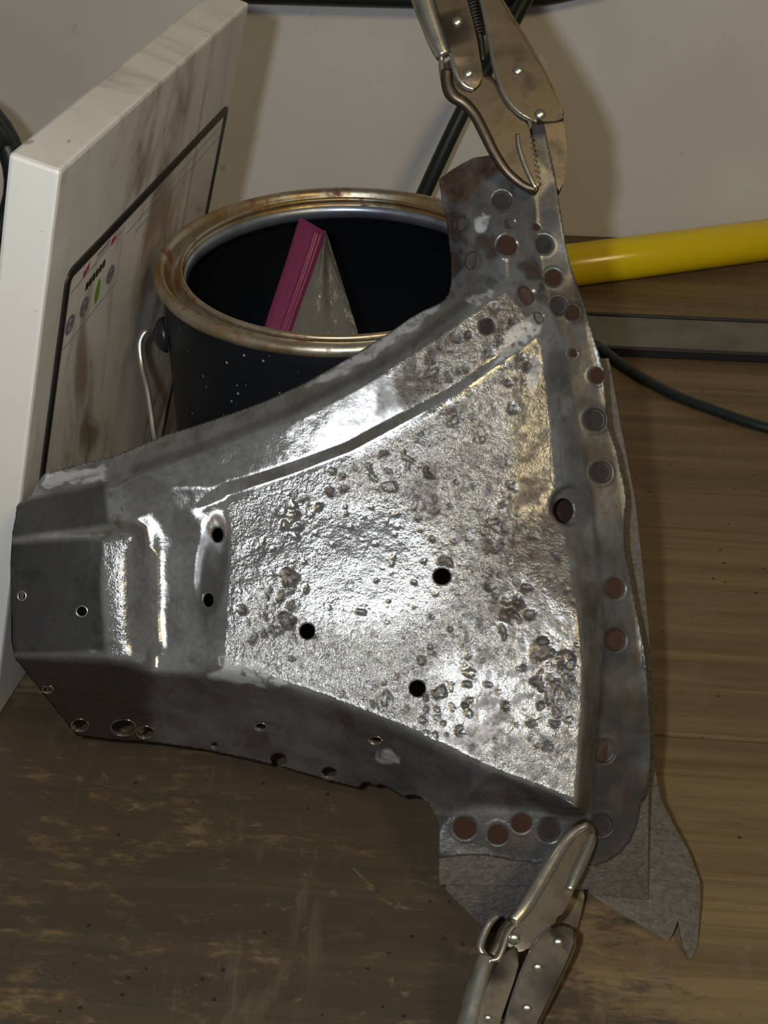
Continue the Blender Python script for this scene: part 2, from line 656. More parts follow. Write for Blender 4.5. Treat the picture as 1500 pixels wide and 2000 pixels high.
cable('power_cord', [wall_pt(1075, -90, .03), wall_pt(1022, 5, .04), wall_pt(960, 118, .055), wall_pt(905, 215, .065), wall_pt(850, 330, .075), wall_pt(800, 440, .08), wall_pt(770, 505, .075)],
      .0057, 'stiff black cord slanting down the wall behind the paint can')
cable('hose', [wall_pt(470, -14, .012), wall_pt(600, -10, .012), wall_pt(800, -5, .012), wall_pt(950, -4, .012), wall_pt(1060, -10, .012), wall_pt(1200, -40, .012)],
      .0075, 'black hose running along the wall at the top edge of the photo')
# coil standing behind the white box
cc = P(-125, 340, .78)
path = []
for k in range(0, 91):
    t = k / 90 * 2 * math.pi * 2.6 + .4
    path.append(cc + .046 * (math.cos(t) * CR + math.sin(t) * Vector((0, .25, .968))) + Vector((0, (k / 90 - .5) * .02, 0)))
bm = bmesh.new()
tube(bm, path, .0062, 12)
o = from_bm('cord_coil', bm, M['cable'], None, origin=cc)
o.location = cc
tag(o, 'coiled black cord behind the left end of the white box', 'cord coil')

# ------------------------------------------------------------------ white box panel leaning on the can
BW = np.radians([1.4, 15.0, -12.2])
th = float(np.linalg.norm(BW))
MB3 = Matrix.Rotation(th, 3, Vector(BW / th))
BO = Vector((-.183, .458, .0012))
BL, BH, BT = .222, .285, .0190
box = thing('white_box', BO, 'white plastic slab-shaped box with brown smoke stains leaning against the paint can', 'box')
box.rotation_mode = 'QUATERNION'
box.rotation_quaternion = MB3.to_quaternion()
bm = box_bm(-BT, 0, 0, BL, 0, BH, .0016)
from_bm('body', bm, M['box'], box, smooth=False)


def box_st(x, y):
    """position on the box's big face seen at photo position (x, y): (along, up)"""
    r = (x - 750) / FPX * CR + (y - 1000) / FPX * CD + CF
    n = MB3 @ Vector((1, 0, 0))
    t = (BO - CAM).dot(n) / r.dot(n)
    q = MB3.transposed() @ (CAM + r * t - BO)
    return q.y, q.z


s0, t1 = box_st(126, 552)
s1, t1b = box_st(470, 163)
_, t0 = box_st(9, 1330)
t1 = (t1 + t1b) / 2
s1 = min(s1, BL - .004)


def round_rect(s0, s1, t0, t1, r, n=6):
    out = []
    for cx, cy, a0 in ((s1 - r, t1 - r, 0), (s0 + r, t1 - r, 90), (s0 + r, t0 + r, 180), (s1 - r, t0 + r, 270)):
        for k in range(n + 1):
            a = math.radians(a0 + 90 * k / n)
            out.append((cx + r * math.cos(a), cy + r * math.sin(a)))
    return out


def decal(name, pts, mat, h=.0004, x0=0.0, label=None, par=None):
    bm = slab_bm([Vector((x0 + h, s, t)) for s, t in pts], h, 0, Vector((-1, 0, 0)))
    o = from_bm(name, bm, mat, box if par is None else par, smooth=False)
    if label:
        o['label'] = label
    return o


# border as a frame of its own, film label inside
outer = round_rect(s0, s1, t0, t1, .006)
inner = round_rect(s0 + .0042, s1 - .0042, t0 + .0042, t1 - .0042, .0030)
bm = bmesh.new()
vo_ = [bm.verts.new((.0009, s, t)) for s, t in outer]
vi_ = [bm.verts.new((.0009, s, t)) for s, t in inner]
vo2 = [bm.verts.new((0, s, t)) for s, t in outer]
vi2 = [bm.verts.new((0, s, t)) for s, t in inner]
k = len(vo_)
for i in range(k):
    j = (i + 1) % k
    bm.faces.new((vo_[i], vo_[j], vi_[j], vi_[i]))
    bm.faces.new((vo_[i], vo2[i], vo2[j], vo_[j]))
    bm.faces.new((vi_[i], vi_[j], vi2[j], vi2[i]))
from_bm('label_border', bm, M['ink'], box, smooth=False)['label'] = 'raised black border around the printed label'
film = decal('label_film', inner, M['box'], .0003)
film['label'] = 'stained white printed label'


def px_line(p, q, wpx, mat, name='printed_line'):
    a_, b_ = Vector(box_st(*p)), Vector(box_st(*q))
    d_ = (b_ - a_).normalized()
    n_ = Vector((-d_.y, d_.x)) * wpx
    decal(name, [a_ + n_, b_ + n_, b_ - n_, a_ - n_], mat, .0002, .0003, par=film)


px_line((136, 572), (243, 442), .00022, M['ink_grey'])
px_line((120, 683), (228, 545), .00022, M['ink_grey'])
px_line((237, 462), (225, 548), .00018, M['ink_grey'])
px_line((245, 455), (428, 246), .00016, M['ink_grey'])
px_line((262, 452), (430, 262), .00016, M['ink_grey'])


def ring_decal(cx, cy, r, mat, name='printed_symbol', inner_k=.6, leaf=False):
    s, t = box_st(cx, cy)
    if leaf:
        pts = [(s + r * .55 * math.cos(a) * (1 if abs(math.sin(a)) < .9 else .6), t + r * 1.25 * math.sin(a)) for a in np.linspace(0, 2 * math.pi, 24, endpoint=False)]
        decal(name, pts, mat, .0002, .0003, par=film)
        return
    bm = bmesh.new()
    n = 24
    A_ = [bm.verts.new((.0006, s + r * math.cos(2 * math.pi * i / n), t + r * math.sin(2 * math.pi * i / n))) for i in range(n)]
    B_ = [bm.verts.new((.0006, s + inner_k * r * math.cos(2 * math.pi * i / n), t + inner_k * r * math.sin(2 * math.pi * i / n))) for i in range(n)]
    for i in range(n):
        bm.faces.new((A_[i], A_[(i + 1) % n], B_[(i + 1) % n], B_[i]))
    # strokes across the middle of the symbol
    for u0, u1 in ((-.5, -.1), (.1, .5)):
        q = [bm.verts.new((.0006, s + r * x, t + r * y)) for x, y in ((u0 * .9, -.35), (u1 * .9, -.35), (u1 * .9, .35), (u0 * .9, .35))]
        bm.faces.new(q)
    from_bm(name, bm, mat, film, smooth=False)


ring_decal(213, 535, .0042, M['ink_grey'])
ring_decal(162, 598, .0044, M['ink_grey'])
ring_decal(134, 633, .0044, M['ink_grey'])
ring_decal(188, 568, .0048, M['ink_green'], 'printed_leaf', leaf=True)
# a short row of blurred capitals and a red flash mark
for i in range(6):
    f0 = i / 5
    cx, cy = 168 + f0 * 33, 558 - f0 * 43
    s, t = box_st(cx, cy)
    hh, ww = .0017, .00120
    pts = [(s - ww, t - hh), (s - ww * .3, t - hh), (s - ww * .3, t), (s + ww * .4, t), (s + ww * .4, t - hh), (s + ww, t - hh), (s + ww, t + hh), (s - ww, t + hh)]
    if i % 2:
        pts = [(2 * s - x, 2 * t - y) for x, y in pts]
    decal('printed_letter', pts, M['ink'], .0002, .0003, par=film)
s, t = box_st(167, 527)
decal('printed_flash', [(s - .003, t - .0026), (s - .0005, t + .0002), (s - .0022, t + .0006), (s + .003, t + .0030), (s + .0008, t - .0002), (s + .0022, t - .0006)], M['ink_red'], .0002, .0003, par=film)
s, t = box_st(219, 468)
decal('printed_flash', [(s - .002, t - .002), (s + .003, t - .001), (s + .002, t + .0018), (s - .002, t + .001)], M['ink_red'], .0002, .0003, par=film)
for i in range(6):
    cx, cy = 190 + i * 4.2, 498 - i * 5.2
    s, t = box_st(cx, cy)
    decal('printed_letter', [(s - .0007, t - .0011), (s + .0007, t - .0011), (s + .0007, t + .0011), (s - .0007, t + .0011)], M['ink_grey'], .0002, .0003, par=film)

# ------------------------------------------------------------------ paint can
CANX, CANY, CANH = -.01884, .56302, .19
can = thing('paint_can', (CANX, CANY, 0), 'open black gallon paint can with a rusty gold rim', 'paint can')
bm = bmesh.new()
lathe(bm, [(.0805, .004), (.0818, .0015), (.0822, .0), (.0828, .0018), (.0822, .005), (.0812, .008), (.0812, .178), (.0822, .183), (.0818, .1842)], (0, 0, 0), 120)
from_bm('body', bm, M['can'], can)
bm = bmesh.new()
rr = lathe(bm, [(.0716, .1805), (.0712, .1775), (.0785, .1745), (.0785, .006), (.0, .005)][:4] + [(.002, .0055)], (0, 0, 0), 120)
bm.faces.new(rr[-1])
from_bm('lining', bm, M['can_in'], can)
bm = bmesh.new()
prof = []
for k in range(9):      # outer rolled bead
    a_ = math.radians(-80 + k * 250 / 8)
    prof.append((.0822 + .0029 * math.cos(a_), .1868 + .0030 * math.sin(a_)))
prof += [(.0785, .1838), (.0768, .1822), (.0752, .1822), (.0742, .1840)]
for k in range(7):      # inner bead
    a_ = math.radians(160 - k * 250 / 6)
    prof.append((.0726 + .0014 * math.cos(a_) * -1 * -1, .1872 + .0016 * math.sin(a_)))
prof += [(.0718, .1840), (.0718, .1800), (.0735, .1800)]
lathe(bm, prof, (0, 0, 0), 140)
from_bm('rim', bm, M['rim'], can)
bm = bmesh.new()
lathe(bm, [(.0716, .1848), (.0708, .1848), (.0704, .1790), (.0716, .1790)], (0, 0, 0), 120, closed=True)
from_bm('inner_lip', bm, simple('bare_tin', (.42, .46, .54), .35, .8, .6, 60), can)
# ear and wire bail on the left
ear_dir = Vector((-.985, -.17, 0)).normalized()
ear_c = ear_dir * .0815 + Vector((0, 0, .158))
me = dome_mesh('ear', .0085, .0060, 20, 4, M['black_plastic'])
o = put_disc('bail_ear', me, ear_c + can.location, ear_dir, can)
bm = bmesh.new()


def canpt(x, y, dy=0.):
    """point in the vertical plane through the can's ear, seen at (x, y)"""
    r = (x - 750) / FPX * CR + (y - 1000) / FPX * CD + CF
    t = (CANY + ear_c.y + dy) / r.y
    return CAM + r * t


pts = [canpt(296, 648), canpt(284, 648, -.003), canpt(273, 672, -.006), canpt(277, 715, -.012), canpt(287, 755, -.020), canpt(294, 800, -.028), canpt(302, 855, -.038), canpt(318, 905, -.05), canpt(352, 950, -.064), canpt(400, 985, -.078)]
tube(bm, catmull(pts, 8), .00135, 10)
from_bm('wire_bail', bm, M['wire'], can, origin=can.location)

# ------------------------------------------------------------------ zip bag in the can
bag_c = P(600, 560, .605)
bag = thing('zip_bag', (CANX - .02, CANY - .01, .03), 'clear plastic zip bag with a magenta strip standing in the paint can', 'plastic bag')


def bag_sheet(cols, side, mat, name, bulge):
    bm = bmesh.new()
    grid = []
    nu, nv = 14, 18
    for j in range(nv + 1):
        row = []
        for i in range(nu + 1):
            u, v = i / nu, j / nv
            (xl, yl), (xr, yr) = [np.array([np.interp(v, np.linspace(0, 1, len(cc_)), [q[0] for q in cc_]), np.interp(v, np.linspace(0, 1, len(cc_)), [q[1] for q in cc_])]) for cc_ in cols]
            x, y = xl + (xr - xl) * u, yl + (yr - yl) * u
            fold = .0022 * math.sin(9 * u + 4 * v) * math.sin(math.pi * u) + .0016 * math.sin(17 * u - 7 * v) * u * (1 - u) * 3
            d = .600 + .012 * u - side * bulge * math.sin(math.pi * u) * (.25 + .75 * v) + fold
            row.append(bm.verts.new(P(x, y, d)))
        grid.append(row)
    for j in range(nv):
        for i in range(nu):
            bm.faces.new((grid[j][i], grid[j][i + 1], grid[j + 1][i + 1], grid[j + 1][i]))
    return from_bm(name, bm, mat, bag, origin=bag.location)


# (photo x, y) of the left and right edges from top to bottom; the lower part stands inside the can
cl = ((634, 448), (606, 530), (566, 640), (540, 740))
cr_ = ((638, 455), (662, 530), (698, 645), (716, 740))
bag_sheet((cl, cr_), 1, M['bag'], 'front_film', .010)
bag_sheet((cl, cr_), -1, M['bag'], 'back_film', .006)
zl = [(585, 423), (560, 505), (520, 625), (488, 735)]
zr = [(637, 453), (611, 530), (572, 640), (542, 740)]
zlc, zrc = catmull([(x, y, 0) for x, y in zl], 6), catmull([(x, y, 0) for x, y in zr], 6)
bm = bmesh.new()
rows = []
for q0, q1 in zip(zlc, zrc):
    row = []
    for u, h in ((0, 0), (.06, .0009), (.5, .0016), (.60, .0016), (.63, .0030), (.70, .0030), (.73, .0016), (.78, .0016), (.81, .0030), (.88, .0030), (.91, .0014), (1, .0010)):
        q = q0 + (q1 - q0) * u
        row.append(bm.verts.new(P(q.x, q.y, .6005 - h)))
    for u in (1, .5, 0):
        q = q0 + (q1 - q0) * u
        row.append(bm.verts.new(P(q.x, q.y, .6015)))
    rows.append(row)
for r0, r1 in zip(rows, rows[1:]):
    for i in range(len(r0)):
        j = (i + 1) % len(r0)
        bm.faces.new((r0[i], r0[j], r1[j], r1[i]))
bm.faces.new(rows[0])
bm.faces.new(rows[-1])
from_bm('zip_strip', bm, M['zip'], bag, origin=bag.location)['label'] = 'magenta zip strip'

# ------------------------------------------------------------------ the steel bracket
D0 = .510
CELL = 3.0
brk = thing('steel_bracket', (0.03, .43, 0), 'pitted bare sheet-steel bracket with drilled spot welds propped up on the bench', 'bracket')

# --- control lines of the sheet: (photo x, photo y, distance behind the reference plane in cm)
LINES = [
    # upper-left outer edge, along the lip to the neck
    [(60, 966, 1.9), (90, 925, 2.9), (215, 893, 2.7), (262, 875, 2.5), (320, 850, 2.2), (370, 835, 2.1), (450, 808, 2.0), (520, 782, 1.9), (600, 745, 1.8), (680, 700, 1.8), (760, 650, 1.8), (830, 605, 2.0), (868, 585, 2.4), (880, 555, 2.8), (880, 500, 3.0), (872, 430, 3.0), (857, 352, 3.2), (880, 333, 2.8), (925, 308, 2.0), (960, 303, 1.6), (1000, 300, 1.55), (1030, 262, 1.6), (1045, 236, 1.6), (1062, 236, 1.7)],
    # groove above the raised band
    [(62, 972, 1.7), (140, 957, 1.5), (215, 940, 1.35), (262, 914, 1.25), (340, 886, 1.0), (440, 851, .9), (560, 801, .8), (700, 729, .8), (800, 667, .9), (880, 606, 1.2), (925, 568, 1.4)],
    # upper shoulder of the band
    [(228, 955, .55), (275, 927, .5), (340, 905, .3), (440, 872, .22), (560, 822, .12), (700, 750, .08), (800, 690, .08), (900, 622, .2), (985, 566, .5)],
    # lower edge of the band, then the step down to the face
    [(290, 1000, .2), (430, 952, .15), (560, 913, .08), (680, 868, .05), (800, 803, .05), (900, 748, .1), (1000, 678, .3), (1045, 634, .5)],
    [(440, 962, 0.39), (560, 923, 0.35), (680, 878, 0.29), (800, 813, 0.25), (900, 758, 0.24), (1000, 688, 0.45), (1055, 648, 0.67)],
    # right edge of the face, then the foot of its side wall
    [(1055, 648, 0.67), (1064, 700, 0.65), (1077, 800, 0.59), (1086, 900, 0.51), (1098, 1000, 0.36), (1118, 1100, -0.31), (1134, 1200, -0.95), (1143, 1300, -1.25), (1141, 1400, -1.54), (1134, 1500, -1.82), (1128, 1572, -2.03)],
    [(1075, 600, 1.3), (1092, 650, 1.2), (1110, 760, 1.35), (1130, 860, 1.4), (1151, 960, 1.4), (1164, 1060, 1.3), (1173, 1150, 1.2), (1177, 1250, 1.1), (1170, 1400, 1.2), (1158, 1500, 1.4), (1146, 1592, 1.75)],
    # free edge of the flange
    [(1062, 236, 1.7), (1085, 350, 1.6), (1100, 440, 1.5), (1115, 520, 1.5), (1135, 590, 1.5), (1155, 650, 1.6), (1183, 780, 1.75), (1205, 880, 1.75), (1222, 975, 1.75), (1230, 1110, 1.65), (1258, 1290, 1.55), (1270, 1430, 1.6), (1264, 1555, 1.8), (1245, 1600, 1.85), (1195, 1680, 1.9), (1165, 1690, 1.9), (1000, 1680, 1.9), (855, 1675, 1.9), (858, 1620, 2.0)],
    # bend between the face and the lower wall
    [(28, 1272, -.75), (75, 1277, -.8), (240, 1288, -.95), (282, 1296, -.7), (300, 1312, .1), (400, 1315, 0), (430, 1300, -0.56), (520, 1326, -0.72), (640, 1366, -0.95), (800, 1428, -1.29), (960, 1507, -1.67), (1128, 1572, -2.03)],
    # foot of the lower wall where it flares into the tab
    [(858, 1620, 2.0), (880, 1588, 2.0), (930, 1573, 1.85), (1000, 1578, 1.75), (1080, 1590, 1.75), (1146, 1592, 1.75)],
    # torn lower edge
    [(28, 1284, -.5), (95, 1368, 3.7), (150, 1437, 7.4), (300, 1451, 7.3), (400, 1465, 7.1), (545, 1497, 6.5), (640, 1525, 6.2), (698, 1540, 5.9), (750, 1537, 5.2), (785, 1553, 4.4), (820, 1557, 3.6), (843, 1580, 2.7), (858, 1620, 2.0)],
    # the lower wall carried on past its torn edge (trimmed off again below)
    [(8, 1296, 0.2), (62, 1382, 4.3), (120, 1472, 9.0), (300, 1484, 8.9), (400, 1498, 8.7), (545, 1530, 8.0), (640, 1558, 7.6), (698, 1572, 7.2), (740, 1575, 6.6), (775, 1590, 5.6), (800, 1600, 4.0), (825, 1620, 2.6), (830, 1640, 2.1)],
    # end box: top bend, rounded ridge on its right, foot of the step
    [(24, 1064, -.65), (150, 1052, -.85), (262, 1042, -.95)],
    [(262, 1042, -.95), (256, 1100, -1.0), (258, 1200, -1.05), (262, 1290, -.95)],
    [(284, 1034, .2), (290, 1100, .3), (292, 1200, .3), (298, 1300, .15)],
    [(22, 1064, -.65), (20, 1110, -.65), (22, 1250, -.7), (28, 1272, -.75)],
    [(24, 1040, .2), (35, 985, 1.4), (62, 972, 1.7)],
    [(30, 1040, -.05), (215, 1018, -.15)], [(215, 950, .85), (222, 1018, .2)], [(240, 950, .6), (250, 1015, .15)],
    # left border of the face
    [(440, 968, 0.39), (442, 1100, 0.01), (440, 1200, -0.28), (430, 1300, -0.56)],
    # neck: hump and the crease beside it
    [(985, 330, 1.30), (975, 400, .85), (982, 450, .6), (986, 520, .5), (985, 566, .35)],
    [(1035, 300, 1.5), (1040, 400, 1.65), (1046, 480, 1.6), (1060, 540, 1.5), (1075, 600, 1.3)],
    [(905, 345, 2.2), (915, 430, 1.7), (918, 510, 1.7), (925, 568, 1.4)],
]
EXTRA = [(600, 1000, 0.15), (600, 1200, -0.43), (850, 900, 0.11), (850, 1000, -0.10), (850, 1120, -0.44), (850, 1260, -0.85), (850, 1370, -1.17), (1000, 800, 0.32), (1000, 900, 0.20), (1000, 1000, -0.00), (1000, 1100, -0.43), (1000, 1250, -0.97), (1000, 1400, -1.40), (700, 1000, 0.05), (700, 1100, -0.24), (700, 1260, -0.71), (1050, 1500, -1.74), (520, 1150, -0.21), (750, 950, 0.14), (950, 950, 0.05),
         (340, 1100, .32), (340, 1200, .32), (370, 1000, .18), (330, 950, .12), (355, 1050, .33), (358, 1150, .33), (345, 1280, .2),
         (130, 1170, -.9), (60, 1000, .9),]

# --- outlines
OUT = [(20, 1100), (24, 1040), (35, 985), (60, 966), (72, 945), (90, 925), (150, 908), (215, 893), (262, 875), (320, 850), (370, 835), (450, 808), (520, 782), (600, 745), (680, 700), (760, 650), (800, 622), (830, 605), (855, 594), (868, 585), (877, 572), (881, 550), (880, 500), (872, 430), (862, 385), (857, 352), (880, 333), (905, 318), (925, 308), (960, 303), (1000, 300), (1030, 262), (1045, 236), (1061, 236), (1072, 290), (1085, 350), (1093, 400), (1100, 440), (1104, 475), (1108, 495), (1115, 520), (1124, 548), (1135, 573), (1144, 600), (1151, 630), (1158, 655), (1170, 690), (1177, 720), (1183, 780), (1188, 830), (1196, 855), (1205, 880), (1213, 920), (1221, 955), (1223, 980), (1219, 1030), (1221, 1070), (1230, 1120), (1238, 1165), (1247, 1210), (1256, 1265), (1262, 1310), (1268, 1370), (1271, 1430), (1270, 1480), (1266, 1530), (1262, 1555), (1250, 1570), (1247, 1590), (1243, 1612), (1230, 1642), (1212, 1665), (1190, 1680), (1165, 1690), (1120, 1690), (1060, 1686), (1000, 1680), (960, 1672), (925, 1669), (890, 1672), (855, 1676), (857, 1640), (856, 1612), (848, 1588), (835, 1570), (818, 1556), (800, 1553), (785, 1556), (772, 1548), (758, 1540), (745, 1533), (730, 1535), (720, 1530), (708, 1529), (700, 1540), (680, 1535), (640, 1525), (600, 1513), (545, 1497), (470, 1480), (400, 1465), (300, 1451), (220, 1446), (150, 1437), (95, 1368), (28, 1284), (22, 1250)]
HOLES = [(863, 1126, 17, 16), (600, 1233, 15, 15.5), (815, 1345, 16, 16), (425, 1045, 10.5, 14), (407, 1172, 10, 13.5), (160, 1194, 10, 9.5), (43, 1164, 7, 8), (93, 1346, 9, 6), (156, 1416, 16, 11), (241, 1421, 24, 15), (284, 1430, 17, 11), (418, 1457, 6, 4.5), (509, 1420, 11, 7), (543, 1485, 16, 13), (642, 1510, 15, 10), (733, 1446, 12, 6.5), (1101, 997, 20, 24)]
# drilled or ground spot welds: x, y, radius, kind
WELDS = [(990, 480, 20, 'r'), (1025, 578, 20, 'r'), (1081, 543, 16, 'r'), (1090, 598, 17, 's'), (1118, 611, 14, 'r'), (1050, 622, 13, 's'), (980, 393, 20, 's'), (903, 438, 14, 's'), (922, 509, 18, 's'), (1062, 478, 18, 's'), (1046, 444, 7, 'r'), (1119, 690, 8, 'r'), (995, 437, 11, 's'),
         (1165, 734, 15, 'r'), (1161, 820, 21, 's'), (1174, 923, 20, 's'), (1199, 1149, 21, 'r'), (1201, 1250, 21, 'r'), (1178, 1467, 23, 'r'), (1174, 1611, 21, 's'), (908, 1616, 22, 'r'), (972, 1629, 20, 'r'), (1018, 1606, 20, 'r'), (1072, 1621, 23, 's'), (950, 638, 15, 's')]


def vnoise(x, y, seed):
    r = np.random.default_rng(seed).random((256, 256))
    xi, yi = np.floor(x).astype(int), np.floor(y).astype(int)
    fx, fy = x - xi, y - yi
    fx, fy = fx * fx * (3 - 2 * fx), fy * fy * (3 - 2 * fy)
    g = lambda a_, b_: r[a_ % 256, b_ % 256]
    return (g(xi, yi) * (1 - fx) + g(xi + 1, yi) * fx) * (1 - fy) + (g(xi, yi + 1) * (1 - fx) + g(xi + 1, yi + 1) * fx) * fy


def fbm(x, y, size, seed, oct_=4):
    s_, a_, t_ = 0, 1., 0
    for i in range(oct_):
        s_ = s_ + a_ * vnoise(x / size * 2 ** i, y / size * 2 ** i, seed + i)
        t_ += a_
        a_ *= .55
    return s_ / t_


def poly_sdf(X, Y, poly):
    """signed distance (inside negative) of points to a polygon"""
    pts = np.array(poly, float)
    d2 = np.full(X.shape, 1e12)
    inside = np.zeros(X.shape, bool)
    for (x0, y0), (x1, y1) in zip(pts, np.roll(pts, -1, 0)):
        ex, ey = x1 - x0, y1 - y0
        tt = np.clip(((X - x0) * ex + (Y - y0) * ey) / (ex * ex + ey * ey + 1e-12), 0, 1)
        d2 = np.minimum(d2, (X - x0 - tt * ex) ** 2 + (Y - y0 - tt * ey) ** 2)
        if abs(ey) > 1e-9:
            c_ = ((y0 > Y) != (y1 > Y)) & (X < (x1 - x0) * (Y - y0) / ey + x0)
            inside ^= c_
    return np.where(inside, -1, 1) * np.sqrt(d2)


def line_dist(X, Y, pts):
    d2 = np.full(X.shape, 1e12)
    for (x0, y0), (x1, y1) in zip(pts, pts[1:]):
        ex, ey = x1 - x0, y1 - y0
        tt = np.clip(((X - x0) * ex + (Y - y0) * ey) / (ex * ex + ey * ey + 1e-12), 0, 1)
        d2 = np.minimum(d2, (X - x0 - tt * ex) ** 2 + (Y - y0 - tt * ey) ** 2)
    return np.sqrt(d2)


def smooth01(a_, lo, hi):
    t_ = np.clip((a_ - lo) / (hi - lo), 0, 1)
    return t_ * t_ * (3 - 2 * t_)


gx = np.arange(8, 1290, CELL)
gy = np.arange(224, 1704, CELL)
GX, GY = np.meshgrid(gx, gy)          # [row y, col x]

# depth field: linear over a constrained triangulation of the control lines, then rounded bends
vs, es, zs = [], [], []
for ln in LINES:
    b0 = len(vs)
    for q in ln:
        vs.append(Vector(q[:2]))
        zs.append(q[2])
    es += [(b0 + i, b0 + i + 1) for i in range(len(ln) - 1)]
for q in EXTRA:
    vs.append(Vector(q[:2]))
    zs.append(q[2])
rv, re_, rf, ov, oe, of_ = delaunay_2d_cdt(vs, es, [], 0, 1e-3)
rz = np.zeros(len(rv))
for i, src in enumerate(ov):
    if src:
        rz[i] = np.mean([zs[s_] for s_ in src])
    else:      # crossing of two control lines: interpolate along the first line it lies on
        best = None
        for (a_, b_) in es:
            A_, B_ = vs[a_], vs[b_]
            e_ = B_ - A_
            t_ = max(0, min(1, (rv[i] - A_).dot(e_) / e_.length_squared))
            dd_ = (rv[i] - A_ - e_ * t_).length
            if best is None or dd_ < best[0]:
                best = (dd_, zs[a_] * (1 - t_) + zs[b_] * t_)
        rz[i] = best[1]
Z = np.full(GX.shape, np.nan)
for f_ in rf:
    for k in range(1, len(f_) - 1):
        i0, i1, i2 = f_[0], f_[k], f_[k + 1]
        (x0, y0), (x1, y1), (x2, y2) = rv[i0], rv[i1], rv[i2]
        den = (y1 - y2) * (x0 - x2) + (x2 - x1) * (y0 - y2)
        if abs(den) < 1e-9:
            continue
        c0, c1 = np.searchsorted(gx, [min(x0, x1, x2) - 1, max(x0, x1, x2) + 1])
        r0, r1 = np.searchsorted(gy, [min(y0, y1, y2) - 1, max(y0, y1, y2) + 1])
        if c1 <= c0 or r1 <= r0:
            continue
        xs, ys = GX[r0:r1, c0:c1], GY[r0:r1, c0:c1]
        l0 = ((y1 - y2) * (xs - x2) + (x2 - x1) * (ys - y2)) / den
        l1 = ((y2 - y0) * (xs - x2) + (x0 - x2) * (ys - y2)) / den
        l2 = 1 - l0 - l1
        ok = (l0 > -1e-6) & (l1 > -1e-6) & (l2 > -1e-6)
        Z[r0:r1, c0:c1][ok] = (l0 * rz[i0] + l1 * rz[i1] + l2 * rz[i2])[ok]


def blur(A_, w_, sig):
    rad = int(3 * sig) + 1
    kx = np.exp(-.5 * (np.arange(-rad, rad + 1) / sig) ** 2)
    for ax in (0, 1):
        n_, d_ = np.zeros_like(A_), np.zeros_like(A_)
        for o_, k_ in zip(range(-rad, rad + 1), kx):
            n_ += k_ * np.roll(A_ * w_, o_, ax)
            d_ += k_ * np.roll(w_, o_, ax)
        A_ = n_ / np.maximum(d_, 1e-9)
        w_ = np.clip(d_ / kx.sum(), 0, 1)
    return A_


valid = ~np.isnan(Z)
Z0 = np.where(valid, Z, 0)
fill_ = blur(Z0, valid.astype(float), 6)
Z1 = np.where(valid, Z0, fill_)
Zs = blur(Z1, np.ones_like(Z1), 1.6)
Zl = blur(Z1, np.ones_like(Z1), 3.6)
# the broad face, flange and wall get softer bends than the crisp band lines
soft = smooth01(poly_sdf(GX, GY, [(470, 985), (700, 905), (1000, 740), (1040, 900), (1060, 1100), (1090, 1300), (1090, 1500), (800, 1400), (480, 1285)]), 25, -25)
soft2 = smooth01(poly_sdf(GX, GY, [(890, 350), (1000, 300), (1036, 300), (1050, 480), (1040, 560), (985, 560), (900, 560)]), 14, -14)
soft2 = np.maximum(soft2, smooth01(poly_sdf(GX, GY, [(190, 1075), (320, 1075), (320, 1262), (190, 1262)]), 22, -14))
soft2 = np.maximum(soft2, smooth01(poly_sdf(GX, GY, [(300, 1000), (425, 1000), (425, 1270), (300, 1262)]), 22, -14))
Zx = blur(Z1, np.ones_like(Z1), 5.5)
Z = Zs * (1 - soft) + Zl * soft
Z = Z * (1 - soft2) + Zx * soft2

# shallow dents and hammer waves
Z += .05 * (fbm(GX, GY, 150, 3, 3) - .5) + .02 * (fbm(GX, GY, 45, 8, 3) - .5)
face = poly_sdf(GX, GY, [(445, 985), (560, 935), (690, 890), (810, 825), (910, 765), (1055, 655), (1075, 800), (1090, 960), (1125, 1130), (1140, 1300), (1135, 1480), (1120, 1560), (960, 1500), (800, 1425), (640, 1362), (520, 1322), (435, 1298)])
facem = smooth01(face, 6, -14)
# recess round the big hole, oval pocket on the left
rr_ = np.hypot((GX - 1114) / 40, (GY - 988) / 40)
pocket = .55 * smooth01(rr_, 1.02, .86)
rz2 = blur(np.where(rr_ < 1.3, Z, 0), (rr_ < 1.3).astype(float), 8)
Z = np.where(rr_ < 1.05, Z * (1 - smooth01(rr_, 1.05, .8)) + (rz2 + .22) * smooth01(rr_, 1.05, .8), Z) + 0 * pocket
ov_ = np.hypot((GX - 413 + (GY - 1110) * .1) / 34, (GY - 1108) / 112)
Z += .07 * smooth01(ov_, 1.15, .45)
# spot-weld seats: raised collar and a drilled floor
for x, y, r, k in WELDS:
    q = np.hypot(GX - x, GY - y) / r
    Z += .10 * smooth01(q, 1.08, .92) - .022 * np.exp(-((q - 1.2) / .16) ** 2)
# corrosion craters on the face
rustmask = np.zeros(GX.shape)
pitmap = np.zeros(GX.shape)
clusters = [(1000, 1180, 45, 26), (1085, 1300, 60, 60), (1075, 1400, 55, 40), (560, 1150, 40, 18), (590, 1000, 45, 22), (560, 1215, 22, 10), (890, 950, 70, 34), (985, 1040, 40, 18), (880, 820, 45, 14), (820, 980, 80, 34), (940, 1100, 80, 34), (700, 960, 60, 18), (960, 700, 70, 32), (1030, 720, 30, 12), (760, 1370, 90, 24), (880, 1400, 80, 28), (850, 740, 70, 24), (960, 640, 40, 16), (500, 1200, 50, 22), (900, 1250, 90, 30), (800, 900, 60, 20)]
crat = []
for cx, cy, sd, n_ in clusters:
    for _ in range(n_):
        crat.append((cx + RNG.normal() * sd * .55, cy + RNG.normal() * sd * .55, 3.2 + 8.5 * RNG.random() ** 2.2))
for _ in range(420):
    crat.append((RNG.uniform(450, 1130), RNG.uniform(600, 1560), 2.6 + 4.5 * RNG.random() ** 3))
